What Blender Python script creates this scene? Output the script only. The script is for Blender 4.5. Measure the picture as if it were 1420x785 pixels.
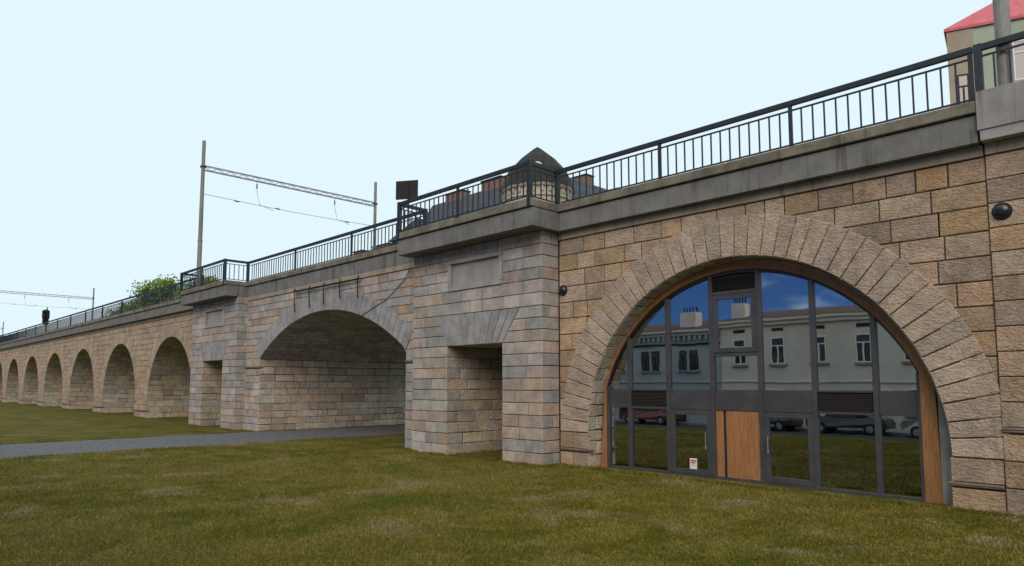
import bpy, bmesh, math, random
import numpy as np
from mathutils import Vector, Matrix, noise

for o in list(bpy.data.objects): bpy.data.objects.remove(o)
SC = bpy.context.scene
COL = SC.collection
R = math.radians
random.seed(7); np.random.seed(7)

# ------------------------------------------------------------------ camera
CAMH = 2.8
cam_d = bpy.data.cameras.new('camera'); cam = bpy.data.objects.new('camera', cam_d); COL.objects.link(cam)
cam_d.sensor_width = 36.0; cam_d.lens = 24.0; cam_d.shift_y = 0.0384
cam_d.clip_start = 0.1; cam_d.clip_end = 8000
_p, _a = R(5.1306), R(44.498)
F = Vector((-math.cos(_a)*math.cos(_p), math.sin(_a)*math.cos(_p), math.sin(_p)))
# the heading is 44.5 degrees to the right of the wall's far end
RT = F.cross(Vector((0, 0, 1))).normalized(); UP = RT.cross(F)
cam.matrix_world = Matrix(((RT.x, UP.x, -F.x, 0), (RT.y, UP.y, -F.y, 0), (RT.z, UP.z, -F.z, CAMH), (0, 0, 0, 1)))
SC.camera = cam
SC.render.resolution_x, SC.render.resolution_y = 1024, 566
SC.view_settings.view_transform = 'Standard'; SC.view_settings.look = 'None'
SC.view_settings.exposure = 0.0; SC.view_settings.gamma = 1.0

# ------------------------------------------------------------------ world: bright thin overcast, a blue break low behind the camera
world = bpy.data.worlds.new('World'); SC.world = world; world.use_nodes = True
nt = world.node_tree; nt.nodes.clear()
SUN_EL, SUN_AZ = R(34), R(146)      # azimuth clockwise from +Y
def wn(t, **k):
    n = nt.nodes.new(t)
    for a, b in k.items(): setattr(n, a, b)
    return n
sky = wn('ShaderNodeTexSky'); sky.sky_type = 'NISHITA'; sky.sun_disc = False
sky.sun_elevation = SUN_EL; sky.sun_rotation = SUN_AZ; sky.air_density = 0.7; sky.dust_density = 0.2; sky.ozone_density = 2.5
tc = wn('ShaderNodeTexCoord'); sep = wn('ShaderNodeSeparateXYZ'); nt.links.new(tc.outputs['Generated'], sep.inputs[0])
def mr(src, a, b, c=0.0, d=1.0):
    m = wn('ShaderNodeMapRange', interpolation_type='SMOOTHSTEP'); nt.links.new(src, m.inputs[0])
    m.inputs[1].default_value = a; m.inputs[2].default_value = b; m.inputs[3].default_value = c; m.inputs[4].default_value = d
    return m.outputs[0]
back = mr(sep.outputs['Y'], -0.30, -0.05, 0, 1)       # 1 = veil (in front)
high = mr(sep.outputs['Z'], 0.42, 0.62, 0, 1)
mx = wn('ShaderNodeMath', operation='MAXIMUM'); nt.links.new(back, mx.inputs[0]); nt.links.new(high, mx.inputs[1])
mapn = wn('ShaderNodeMapping'); mapn.inputs['Scale'].default_value = (3.2, 3.2, 9.0); nt.links.new(tc.outputs['Generated'], mapn.inputs[0])
cn = wn('ShaderNodeTexNoise'); cn.inputs['Scale'].default_value = 1.5; cn.inputs['Detail'].default_value = 7; cn.inputs['Roughness'].default_value = .58
nt.links.new(mapn.outputs[0], cn.inputs['Vector'])
cl = mr(cn.outputs['Fac'], 0.50, 0.72, 0, .6)
mx2 = wn('ShaderNodeMath', operation='MAXIMUM'); nt.links.new(mx.outputs[0], mx2.inputs[0]); nt.links.new(cl, mx2.inputs[1])
tint = wn('ShaderNodeMix', data_type='RGBA', blend_type='MULTIPLY'); tint.inputs[0].default_value = 1
nt.links.new(sky.outputs[0], tint.inputs[6]); tint.inputs[7].default_value = (0.45, 0.78, 1.35, 1)
bg1 = wn('ShaderNodeBackground'); nt.links.new(tint.outputs[2], bg1.inputs[0]); bg1.inputs[1].default_value = 0.042
bg2 = wn('ShaderNodeBackground'); bg2.inputs[0].default_value = (0.775, 0.932, 1.0, 1); bg2.inputs[1].default_value = 1.0
ms = wn('ShaderNodeMixShader'); nt.links.new(mx2.outputs[0], ms.inputs[0]); nt.links.new(bg1.outputs[0], ms.inputs[1]); nt.links.new(bg2.outputs[0], ms.inputs[2])
out = wn('ShaderNodeOutputWorld'); nt.links.new(ms.outputs[0], out.inputs[0])

sun_d = bpy.data.lights.new('sun', 'SUN'); sun_d.energy = 2.1; sun_d.angle = R(42); sun_d.color = (1.0, 0.86, 0.70)
sun = bpy.data.objects.new('sun', sun_d); COL.objects.link(sun)
sd = Vector((math.sin(SUN_AZ)*math.cos(SUN_EL), math.cos(SUN_AZ)*math.cos(SUN_EL), math.sin(SUN_EL)))
sun.rotation_euler = sd.to_track_quat('Z', 'Y').to_euler(); sun.location = (0, -20, 40)

# ------------------------------------------------------------------ materials
class NT:
    def __init__(s, name):
        s.m = bpy.data.materials.new(name); s.m.use_nodes = True; s.t = s.m.node_tree; s.t.nodes.clear()
        s.o = s.n('ShaderNodeOutputMaterial'); s.b = s.n('ShaderNodeBsdfPrincipled'); s.l(s.b.outputs[0], s.o.inputs[0])
        s.co = s.n('ShaderNodeNewGeometry').outputs['Position']
    def n(s, t, **k):
        n = s.t.nodes.new(t)
        for a, b in k.items(): setattr(n, a, b)
        return n
    def l(s, a, b): s.t.links.new(a, b)
    def noise(s, scale, detail=4, rough=.55, vec=None, sc=None, dist=0):
        v = vec or s.co
        if sc:
            mp = s.n('ShaderNodeMapping'); mp.inputs['Scale'].default_value = sc; s.l(v, mp.inputs[0]); v = mp.outputs[0]
        n = s.n('ShaderNodeTexNoise'); n.inputs['Scale'].default_value = scale; n.inputs['Detail'].default_value = detail
        n.inputs['Roughness'].default_value = rough; n.inputs['Distortion'].default_value = dist; s.l(v, n.inputs['Vector']); return n.outputs['Fac']
    def vor(s, scale, feature='F1', sc=None):
        v = s.co
        if sc:
            mp = s.n('ShaderNodeMapping'); mp.inputs['Scale'].default_value = sc; s.l(v, mp.inputs[0]); v = mp.outputs[0]
        n = s.n('ShaderNodeTexVoronoi', feature=feature); n.inputs['Scale'].default_value = scale; s.l(v, n.inputs['Vector']); return n
    def mr(s, src, a, b, c=0., d=1., smooth=True):
        m = s.n('ShaderNodeMapRange'); 
        if smooth: m.interpolation_type = 'SMOOTHSTEP'
        s.l(src, m.inputs[0])
        for i, v in enumerate((a, b, c, d)): m.inputs[1+i].default_value = v
        return m.outputs[0]
    def math(s, op, a, b=None):
        m = s.n('ShaderNodeMath', operation=op)
        for i, v in enumerate((a, b)):
            if v is None: continue
            if isinstance(v, (int, float)): m.inputs[i].default_value = v
            else: s.l(v, m.inputs[i])
        return m.outputs[0]
    def mix(s, fac, a, b, mode='MIX'):
        m = s.n('ShaderNodeMix', data_type='RGBA', blend_type=mode)
        for i, v in ((0, fac), (6, a), (7, b)):
            if isinstance(v, (int, float)): m.inputs[i].default_value = v
            elif isinstance(v, tuple): m.inputs[i].default_value = (*v[:3], 1)
            else: s.l(v, m.inputs[i])
        return m.outputs[2]
    def grey(s, v):
        c = s.n('ShaderNodeCombineColor'); 
        for i in range(3): s.l(v, c.inputs[i])
        return c.outputs[0]
    def attr(s, name):
        return s.n('ShaderNodeAttribute', attribute_name=name).outputs['Color']
    def bump(s, h, strength=.5, dist=.01, prev=None):
        b = s.n('ShaderNodeBump'); b.inputs['Strength'].default_value = strength; b.inputs['Distance'].default_value = dist; s.l(h, b.inputs['Height'])
        if prev: s.l(prev, b.inputs['Normal'])
        return b.outputs[0]
    def fin(s, col=None, rough=.8, normal=None, metal=0., spec=.3):
        if col is not None:
            if isinstance(col, tuple): s.b.inputs['Base Color'].default_value = (*col[:3], 1)
            else: s.l(col, s.b.inputs['Base Color'])
        if isinstance(rough, (int, float)): s.b.inputs['Roughness'].default_value = rough
        else: s.l(rough, s.b.inputs['Roughness'])
        if normal: s.l(normal, s.b.inputs['Normal'])
        s.b.inputs['Metallic'].default_value = metal; s.b.inputs['Specular IOR Level'].default_value = spec
        return s.m

def stone_mat(name, rough_amt, speck, speck_scale=38, tint=None, stain=.35):
    k = NT(name); c = k.attr('stone_col')
    n1 = k.noise(2.3, 5, .6); c = k.mix(1.0, c, k.grey(k.mr(n1, .25, .75, .78, 1.18)), 'MULTIPLY')
    n2 = k.noise(28, 5, .7); c = k.mix(1.0, c, k.grey(k.mr(n2, .25, .75, .80, 1.17)), 'MULTIPLY')
    sp = k.mr(k.noise(speck_scale, 3, .8), .57, .66, 0, speck); c = k.mix(sp, c, (.035, .03, .025))
    # weather streaks running down the face
    st = k.noise(1.0, 5, .65, sc=(2.2, 2.2, .35)); c = k.mix(k.mr(st, .55, .78, 0, stain), c, (.075, .065, .055))
    lic = k.mr(k.noise(.55, 3, .5), .56, .75, 0, .25); c = k.mix(lic, c, (.20, .17, .13))
    ed = k.mr(k.noise(5.5, 6, .72), .52, .70, 0, .30*rough_amt+.12); c = k.mix(ed, c, k.mix(1.0, c, (.52, .47, .42), 'MULTIPLY'))
    pl = k.mr(k.noise(3.7, 5, .7, dist=.4), .55, .75, 0, .30); c = k.mix(pl, c, (.50, .45, .38))
    h = k.math('ADD', k.math('MULTIPLY', k.noise(16, 6, .62, dist=.3), 1.0), k.math('MULTIPLY', k.noise(70, 3, .6), .35))
    h2 = k.noise(6.5, 4, .5, sc=(1, 1, 2.2), dist=1.2)
    nb = k.bump(h, .7*rough_amt+.2, .035); nb = k.bump(h2, .9*rough_amt, .06, nb)
    return k.fin(c, .88, nb, spec=.2)
M = {}
M['ashlar_rough'] = stone_mat('rock faced sandstone', 1.0, .40, 30)
M['ashlar_smooth'] = stone_mat('dressed granite', .45, .55, 60, stain=.30)
M['reveal_stone'] = stone_mat('rubbly vault stone', .9, .9, 15, stain=.45)
M['ring_grey'] = stone_mat('grey streaked voussoirs', .35, .4, 60, stain=.75)

k = NT('mortar'); n = k.noise(9, 4); M['mortar'] = k.fin(k.mix(k.mr(n, .3, .7), (.035, .028, .022), (.075, .06, .048)), .95, k.bump(k.noise(60, 3), .4, .01))
def concrete(name, a, b, streak=.5):
    k = NT(name); c = k.mix(k.mr(k.noise(1.3, 6, .65), .3, .72), a, b)
    st = k.mr(k.noise(1.1, 5, .7, sc=(3.0, 3.0, .30)), .5, .75, 0, streak); c = k.mix(st, c, (.040, .038, .034))
    c = k.mix(k.mr(k.noise(55, 3, .7), .56, .70, 0, .35), c, (.05, .05, .045))
    return k.fin(c, .85, k.bump(k.noise(40, 5, .65), .35, .01), spec=.2)
M['fascia'] = concrete('fascia concrete', (.15, .145, .14), (.22, .215, .205), .7)
M['coping'] = concrete('mossy coping concrete', (.13, .115, .085), (.26, .235, .185), .75)
M['frieze'] = concrete('brown frieze stone', (.28, .235, .18), (.38, .31, .24), .5)  # brown band, a little darker than the facing stones, with dark streaks
M['plinth'] = concrete('pale concrete block', (.24, .23, .225), (.37, .35, .34), .6)
M['string'] = concrete('dark string stone', (.17, .125, .10), (.26, .20, .16), .3)
k = NT('painted steel'); M['rail'] = k.fin(k.mix(k.mr(k.noise(6, 4), .4, .7), (.018, .026, .034), (.030, .038, .045)), .5, k.bump(k.noise(90, 2), .1, .002), spec=.4)
k = NT('galvanised steel'); M['galv'] = k.fin(k.mix(k.mr(k.noise(3, 6, .7, sc=(1, 1, .3)), .3, .7), (.17, .165, .16), (.30, .285, .27)), .6, k.bump(k.noise(50, 3), .15, .003), spec=.3)
k = NT('dark iron'); M['iron'] = k.fin((.012, .011, .011), .6)
k = NT('frame aluminium'); M['frame'] = k.fin(k.mix(k.mr(k.noise(2, 3), .3, .7), (.052, .052, .060), (.070, .070, .078)), .38, k.bump(k.noise(200, 2), .05, .001), spec=.5)
k = NT('frame dark'); M['frame_dark'] = k.fin((.022, .022, .027), .4, spec=.5)
def timber(name, a, b, sc=(7, 7, .5)):
    k = NT(name); g = k.noise(3, 6, .6, sc=sc, dist=1.4); c = k.mix(k.mr(g, .3, .7), a, b)
    c = k.mix(k.mr(k.noise(1.6, 4), .45, .75, 0, .35), c, (.22, .10, .04))
    return k.fin(c, .5, k.bump(g, .15, .004), spec=.35)
M['timber'] = timber('oiled larch', (.25, .115, .045), (.40, .195, .085))
k = NT('louvre metal'); M['louvre'] = k.fin((.035, .030, .028), .55)
# glazing: coated glass, mostly mirror-like from outside
k = NT('coated glass'); k.t.nodes.remove(k.b)
gl = k.n('ShaderNodeBsdfGlossy'); gl.inputs['Color'].default_value = (.44, .45, .47, 1); gl.inputs['Roughness'].default_value = .012
k.l(k.bump(k.noise(.9, 2, .5), .06, .02), gl.inputs['Normal'])
tr = k.n('ShaderNodeBsdfTransparent'); tr.inputs['Color'].default_value = (.30, .31, .32, 1)
add = k.n('ShaderNodeAddShader'); k.l(gl.outputs[0], add.inputs[0]); k.l(tr.outputs[0], add.inputs[1]); k.l(add.outputs[0], k.o.inputs[0]); M['glass'] = k.m
k = NT('window pane glass'); M['pane'] = k.fin((.03, .04, .06), .05, spec=1.0)
k = NT('slate'); br = k.n('ShaderNodeTexBrick'); mp = k.n('ShaderNodeMapping'); mp.inputs['Rotation'].default_value = (R(90), 0, 0); k.l(k.co, mp.inputs[0]); k.l(mp.outputs[0], br.inputs[0])
br.inputs['Scale'].default_value = 1; br.inputs['Brick Width'].default_value = .5; br.inputs['Row Height'].default_value = .28; br.inputs['Mortar Size'].default_value = .015
br.inputs['Color1'].default_value = (.052, .062, .078, 1); br.inputs['Color2'].default_value = (.078, .088, .105, 1); br.inputs['Mortar'].default_value = (.03, .035, .045, 1)
M['slate'] = k.fin(k.mix(k.mr(k.noise(.8, 4), .4, .7, 0, .4), br.outputs[0], (.07, .06, .055)), .6)
k = NT('turret slate'); M['turret'] = k.fin(k.mix(k.mr(k.noise(3, 5, .7, sc=(1, 1, 3)), .35, .65), (.012, .011, .010), (.036, .031, .026)), .7, k.bump(k.noise(9, 3, .6, sc=(1, 1, 3)), .5, .05))
def plaster(name, a, b, streak=.25):
    k = NT(name); c = k.mix(k.mr(k.noise(.7, 6, .6), .3, .7), a, b); c = k.mix(k.mr(k.noise(.8, 5, .7, sc=(2, 2, .3)), .55, .8, 0, streak), c, (a[0]*.4, a[1]*.38, a[2]*.35))
    return k.fin(c, .9, k.bump(k.noise(30, 4), .2, .01))
M['cream'] = plaster('cream render', (.40, .36, .27), (.50, .46, .36))
M['white_plaster'] = plaster('pale render', (.58, .53, .46), (.68, .62, .55))
M['blue_plaster'] = plaster('blue grey render', (.30, .34, .37), (.37, .41, .43))
M['green_plaster'] = plaster('pale green render', (.33, .38, .29), (.40, .45, .35))
M['beige_plaster'] = plaster('beige render', (.33, .27, .21), (.40, .34, .27), .5)
k = NT('chimney brick'); br = k.n('ShaderNodeTexBrick'); mp = k.n('ShaderNodeMapping'); mp.inputs['Rotation'].default_value = (R(90), 0, 0); k.l(k.co, mp.inputs[0]); k.l(mp.outputs[0], br.inputs[0])
br.inputs['Scale'].default_value = 1; br.inputs['Brick Width'].default_value = .3; br.inputs['Row Height'].default_value = .1; br.inputs['Mortar Size'].default_value = .012
br.inputs['Color1'].default_value = (.27, .14, .10, 1); br.inputs['Color2'].default_value = (.20, .105, .08, 1); br.inputs['Mortar'].default_value = (.2, .17, .15, 1)
M['brick'] = k.fin(br.outputs[0], .9)
k = NT('red sheet roof'); M['red_roof'] = k.fin(k.mix(k.mr(k.noise(1, 5, .6, sc=(3, 3, 1)), .3, .7), (.50, .105, .12), (.60, .15, .165)), .6)
k = NT('roof tile brown'); M['brown_roof'] = k.fin(k.mix(k.mr(k.noise(4, 5, .7), .3, .7), (.075, .042, .03), (.12, .062, .044)), .85)
k = NT('white paint'); M['white'] = k.fin((.75, .74, .72), .5)
k = NT('red ink'); M['red'] = k.fin((.45, .03, .03), .6)
k = NT('dark paint'); M['dark'] = k.fin((.02, .02, .022), .6)
k = NT('blue paint'); M['blueink'] = k.fin((.10, .18, .26), .6)
k = NT('asphalt'); M['asphalt'] = k.fin(k.mix(k.mr(k.noise(.4, 6, .6), .3, .7), (.045, .045, .047), (.065, .064, .062)), .9, k.bump(k.noise(60, 4, .7), .5, .01))
k = NT('kerb stone'); M['kerb'] = k.fin(k.mix(k.mr(k.noise(5, 5), .3, .7), (.22, .21, .2), (.32, .31, .29)), .85)
k = NT('car paint dark'); M['car_dark'] = k.fin((.02, .022, .028), .25, spec=.6)
k = NT('car paint silver'); M['car_silver'] = k.fin((.30, .31, .32), .3, metal=.6)
k = NT('car paint red'); M['car_red'] = k.fin((.16, .02, .015), .3, spec=.6)
k = NT('tyre rubber'); M['tyre'] = k.fin((.015, .015, .015), .85)
k = NT('bark'); M['bark'] = k.fin(k.mix(k.mr(k.noise(6, 5, .7, sc=(1, 1, .25)), .3, .7), (.05, .038, .026), (.11, .09, .065)), .9, k.bump(k.noise(12, 4, .6, sc=(1, 1, .2)), .6, .03))
k = NT('leaves'); M['leaf'] = k.fin(k.mix(.6, k.mix(k.mr(k.noise(.55, 3), .35, .65), (.10, .17, .025), (.20, .28, .05)), k.attr('leaf_col'), 'MIX'), .6, spec=.3)
k = NT('hazy blue woods'); M['hill'] = k.fin(k.mix(k.mr(k.noise(.02, 6, .7), .35, .65), (.07, .13, .12), (.12, .19, .18)), 1)  # distance haze is put into the blue-green of the woods
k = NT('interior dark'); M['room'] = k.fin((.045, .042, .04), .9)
k = NT('clay pots'); M['clay'] = k.fin((.25, .12, .08), .8)
k = NT('lamp lens'); M['lens'] = k.fin((.014, .017, .022), .25, spec=.6)

def grass_color(k):
    big = k.noise(.14, 4, .6); mid = k.noise(.75, 5, .65, dist=.6); fine = k.noise(11, 4, .7)
    c = k.mix(k.mr(mid, .36, .64), (.076, .073, .007), (.130, .114, .024))
    c = k.mix(k.mr(big, .38, .64, 0, .6), c, (.140, .117, .028))
    c = k.mix(k.mr(k.noise(.33, 5, .65, dist=.4), .50, .68, 0, .8), c, (.062, .076, .006))
    c = k.mix(k.mr(k.noise(.55, 3, .55, dist=.3), .52, .76, 0, .7), c, (.205, .165, .095))
    return k.mix(1.0, c, k.grey(k.mr(fine, .25, .75, .72, 1.28)), 'MULTIPLY')
k = NT('lawn'); M['lawn'] = k.fin(grass_color(k), .95, k.bump(k.noise(25, 5, .75), .9, .05), spec=.1)
k = NT('grass blades'); M['blade'] = k.fin(k.mix(1.0, grass_color(k), k.attr('leaf_col'), 'MULTIPLY'), .8, spec=.15)
k = NT('gravel'); v = k.vor(26); v2 = k.vor(11)
c = k.mix(k.mr(v.outputs['Distance'], .1, .7), (.30, .30, .32), (.06, .06, .067)); c = k.mix(.35, c, k.mix(1., v.outputs['Color'], (.27, .27, .28), 'MULTIPLY'))
c = k.mix(1.0, c, k.grey(k.mr(k.noise(8, 5, .9), .38, .62, .30, 1.6)), 'MULTIPLY'); c = k.mix(k.mr(k.noise(.7, 5, .6), .5, .75, 0, .4), c, (.10, .095, .085))
M['gravel'] = k.fin(c, .95, k.bump(v.outputs['Distance'], -.8, .03))

# ------------------------------------------------------------------ helpers
def setp(o, label=None, cat=None, group=None, kind=None):
    if label: o['label'] = label
    if cat: o['category'] = cat
    if group: o['group'] = group
    if kind: o['kind'] = kind
    return o
def thing(name, label, cat, loc=(0, 0, 0), group=None, rz=0):
    o = bpy.data.objects.new(name, None); COL.objects.link(o); o.location = loc; o.rotation_euler = (0, 0, rz); o.empty_display_size = .3
    return setp(o, label, cat, group)
class MB:
    """collects shapes, links them as one mesh"""
    def __init__(s): s.v = []; s.f = []; s.mi = []; s.mats = []
    def m(s, mat):
        if mat not in s.mats: s.mats.append(mat)
        return s.mats.index(mat)
    def poly(s, pts, faces, mat):
        b = len(s.v); s.v += [tuple(p) for p in pts]; i = s.m(mat)
        for f in faces: s.f.append([b+q for q in f]); s.mi.append(i)
    def box(s, x0, x1, y0, y1, z0, z1, mat, rot=None, org=None):
        P = [Vector((x, y, z)) for z in (z0, z1) for y in (y0, y1) for x in (x0, x1)]
        if rot is not None:
            org = Vector(org or ((x0+x1)/2, (y0+y1)/2, (z0+z1)/2)); P = [rot @ (p-org)+org for p in P]
        s.poly(P, [(0, 2, 3, 1), (4, 5, 7, 6), (0, 1, 5, 4), (2, 6, 7, 3), (0, 4, 6, 2), (1, 3, 7, 5)], mat); return s
    def bbox(s, x0, x1, y0, y1, z0, z1, mat, b=.01):
        """box with chamfered edges"""
        bm = bmesh.new(); bmesh.ops.create_cube(bm, size=1)
        for v in bm.verts: v.co = Vector(((x0+x1)/2+v.co.x*(x1-x0), (y0+y1)/2+v.co.y*(y1-y0), (z0+z1)/2+v.co.z*(z1-z0)))
        bmesh.ops.bevel(bm, geom=bm.edges[:], offset=b, segments=1, affect='EDGES')
        bm.verts.index_update(); s.poly([v.co.copy() for v in bm.verts], [[v.index for v in f.verts] for f in bm.faces], mat); bm.free(); return s
    def tube(s, a, b, r0, mat, r1=None, n=8, cap=True):
        a = Vector(a); b = Vector(b); r1 = r0 if r1 is None else r1; d = (b-a).normalized()
        u = d.cross(Vector((0, 0, 1)) if abs(d.z) < .9 else Vector((1, 0, 0))).normalized(); w = d.cross(u)
        P = []
        for c, r in ((a, r0), (b, r1)):
            for i in range(n):
                t = 2*math.pi*i/n; P.append(c+(u*math.cos(t)+w*math.sin(t))*r)
        fs = [(i, (i+1) % n, n+(i+1) % n, n+i) for i in range(n)]
        if cap: fs += [tuple(range(n))[::-1], tuple(range(n, 2*n))]
        s.poly(P, fs, mat); return s
    def path(s, pts, r, mat, n=6):
        for a, b in zip(pts, pts[1:]): s.tube(a, b, r, mat, n=n)
        return s
    def lathe(s, prof, c, mat, n=24, a0=0, a1=2*math.pi):
        c = Vector(c); P = []; full = abs(a1-a0-2*math.pi) < 1e-6; m = n if full else n+1
        for r, z in prof:
            for i in range(m):
                t = a0+(a1-a0)*i/n; P.append(c+Vector((r*math.cos(t), r*math.sin(t), z)))
        fs = []
        for j in range(len(prof)-1):
            for i in range(n):
                k2 = (i+1) % m; fs.append((j*m+i, j*m+k2, (j+1)*m+k2, (j+1)*m+i))
        s.poly(P, fs, mat); return s
    def build(s, name, parent=None, smooth=False, offset=None):
        me = bpy.data.meshes.new(name); me.from_pydata(s.v, [], s.f)
        for m in s.mats: me.materials.append(m)
        me.polygons.foreach_set('material_index', s.mi)
        if smooth: me.polygons.foreach_set('use_smooth', [True]*len(me.polygons))
        me.update(); o = bpy.data.objects.new(name, me); COL.objects.link(o)
        if parent:
            o.parent = parent
        return o
def rel(parent):
    """vertices are written in world space: move a part's mesh into its thing's frame"""
    for o in parent.children:
        if o.type == 'MESH' and not o.get('_rel'):
            o.data.transform(Matrix.Translation(-parent.location)); o['_rel'] = 1
def cleanup_rel():
    for o in bpy.data.objects:
        if '_rel' in o: del o['_rel']

# ------------------------------------------------------------------ masonry
def inset(poly, d):
    n = len(poly); out = []
    for i in range(n):
        p0, p1, p2 = poly[i-1], poly[i], poly[(i+1) % n]
        e1 = (p1[0]-p0[0], p1[1]-p0[1]); e2 = (p2[0]-p1[0], p2[1]-p1[1])
        l1 = math.hypot(*e1) or 1e-9; l2 = math.hypot(*e2) or 1e-9
        n1 = (-e1[1]/l1, e1[0]/l1); n2 = (-e2[1]/l2, e2[0]/l2)
        bx, by = n1[0]+n2[0], n1[1]+n2[1]; q = bx*bx+by*by
        if q < .3: q = .3
        out.append((p1[0]+bx*2/q*d, p1[1]+by*2/q*d))
    return out
def dedupe(poly, eps=.012):
    o = []
    for p in poly:
        if not o or math.hypot(p[0]-o[-1][0], p[1]-o[-1][1]) > eps: o.append(p)
    while len(o) > 2 and math.hypot(o[0][0]-o[-1][0], o[0][1]-o[-1][1]) <= eps: o.pop()
    return o
def area(p): return .5*sum(p[i-1][0]*p[i][1]-p[i][0]*p[i-1][1] for i in range(len(p)))
class Masonry:
    def __init__(s): s.v = []; s.f = []; s.c = []
    def cell(s, poly, col, fn, gap=.012, bev=.014, depth=.035, out=0., flip=False):
        poly = dedupe(poly)
        if len(poly) == 4: poly = [(u+random.uniform(-.005, .005), v+random.uniform(-.005, .005)) for u, v in poly]
        if len(poly) < 3: return
        a = area(poly)
        if abs(a) < .006: return
        if a < 0: poly = poly[::-1]
        A = inset(poly, gap); B = inset(poly, gap+bev)
        if area(B) < .002: return
        b = len(s.v); n = len(poly)
        s.v += [fn(u, v, -depth) for u, v in A]+[fn(u, v, out-bev*.8) for u, v in A]+[fn(u, v, out) for u, v in B]
        for i in range(n):
            j = (i+1) % n
            s.f.append((b+i, b+j, b+n+j, b+n+i)); s.f.append((b+n+i, b+n+j, b+2*n+j, b+2*n+i))
        s.f.append(tuple(range(b+2*n, b+3*n))); s.c += [col]*(2*n+1)
    def build(s, name, mat, parent):
        me = bpy.data.meshes.new(name); me.from_pydata(s.v, [], s.f); me.materials.append(mat)
        at = me.attributes.new('stone_col', 'FLOAT_COLOR', 'FACE')
        arr = np.ones((len(s.c), 4), dtype=np.float32); arr[:, :3] = np.array(s.c); at.data.foreach_set('color', arr.ravel())
        me.update(); o = bpy.data.objects.new(name, me); COL.objects.link(o); o.parent = parent; return o

def pal_tan():
    t = random.random()
    if t < .08: c = (.44, .285, .165)
    elif t < .22: c = (.42, .29, .18)
    elif t < .32: c = (.32, .24, .185)
    elif t < .55: c = (.43, .305, .205)
    else: c = (.425, .325, .24)
    f = random.uniform(.92, 1.22); return tuple(x*f*random.uniform(.97, 1.03) for x in c)
def pal_ring():
    f = random.uniform(.88, 1.1); return tuple(x*f for x in random.choice([(.50, .395, .31), (.47, .38, .31), (.50, .385, .29)]))
def pal_pier():
    t = random.random()
    if t < .30: c = (.39, .315, .275)
    elif t < .52: c = (.36, .315, .285)
    elif t < .76: c = (.31, .305, .295)
    elif t < .82: c = (.39, .30, .23)
    else: c = (.40, .37, .34)
    f = random.uniform(.92, 1.28); return tuple(x*f for x in c)
def pal_grey():
    f = random.uniform(.86, 1.1); return (.315*f, .31*f, .315*f)
def pal_mid():
    return pal_pier() if random.random() < .90 else pal_tan()
def pal_reveal():
    c = random.choice([(.55, .475, .36), (.52, .47, .38), (.50, .465, .41), (.56, .455, .34), (.53, .415, .33)])
    f = random.uniform(.8, 1.15); return tuple(x*f for x in c)
def pal_far():
    c = random.choice([(.42, .32, .235), (.39, .305, .23), (.43, .30, .205), (.37, .31, .25)]); f = random.uniform(.95, 1.25); return tuple(x*f for x in c)

def split_widths(L, wmin, wmax):
    out = []; x = 0
    while L-x > wmax*1.25:
        w = random.uniform(wmin, wmax); out.append(x+w); x += w
    if L-x > wmax: out.append(x+(L-x)*random.uniform(.42, .58))
    return out
def fill_course(ms, fn, za, zb, u0, u1, hole, arc, wmin, wmax, pal, jit=.004, **kw):
    """hole(z)->(l,r) or None; arc(u)->z of the upper edge for a course that crosses a crown"""
    ha, hb = hole(za+1e-4), hole(zb-1e-4)
    segs = []
    if ha is None and hb is None: segs = [([u0, u0], [u1, u1], None)]
    elif hb is None: segs = [([u0, u0], [u1, u1], arc)]
    else:
        zz = [za, za+(zb-za)/3, za+2*(zb-za)/3, zb]; hs = [hole(min(max(z, za+1e-4), zb-1e-4)) or hb for z in zz]
        segs = [(None, [h[0] for h in hs], None), ([h[1] for h in hs], None, None)]
    for L, Rr, ar in segs:
        if ar is not None:
            xs = [u0]+[u0+w for w in split_widths(u1-u0, wmin, wmax)]+[u1]
            for a, b in zip(xs, xs[1:]):
                us = [a+(b-a)*i/8 for i in range(9)]; lo = [min(max(za, ar(u)), zb) for u in us]
                run = []
                for u, l in list(zip(us, lo))+[(None, None)]:
                    if u is not None and zb-l > .05: run.append((u, l)); continue
                    if len(run) > 1: ms.cell(run+[(run[-1][0], zb), (run[0][0], zb)], pal(), fn, out=random.uniform(-jit, jit), **kw)
                    run = []
            continue
        la = (L or [u0]*4); ra = (Rr or [u1]*4); l_in = max(la); r_in = min(ra)
        if min(ra)-max(la) < .05:
            if max(ra)-min(la) < .08: continue
        js = [l_in+w for w in split_widths(max(r_in-l_in, 0), wmin, wmax)]
        edges = [la if L else [u0]*4]+[[j]*4 for j in js]+[ra if Rr else [u1]*4]
        n4 = len(la)
        for e0, e1 in zip(edges, edges[1:]):
            zz = [za, za+(zb-za)/3, za+2*(zb-za)/3, zb]
            if len(e0) != 4: e0 = [e0[0]]*4
            if len(e1) != 4: e1 = [e1[0]]*4
            straight = lambda e: abs(e[0]-e[3]) < 1e-4
            p = [(e0[0], za), (e1[0], za)]
            if not straight(e1): p += [(e1[1], zz[1]), (e1[2], zz[2])]
            p += [(e1[3], zb), (e0[3], zb)]
            if not straight(e0): p += [(e0[2], zz[2]), (e0[1], zz[1])]
            ms.cell(p, pal(), fn, out=random.uniform(-jit, jit), **kw)
def courses(z0, z1, h, jit=.0):
    n = max(1, round((z1-z0)/h)); zs = [z0+(z1-z0)*i/n for i in range(n+1)]
    return [zs[0]]+[z+random.uniform(-jit, jit)*(z1-z0)/n for z in zs[1:-1]]+[zs[-1]]
def faceY(Y): return lambda u, v, n: (u, Y-n, v)
def faceXp(X): return lambda u, v, n: (X+n, u, v)       # face looking +X, u = Y
def faceXn(X): return lambda u, v, n: (X-n, u, v)

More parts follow.
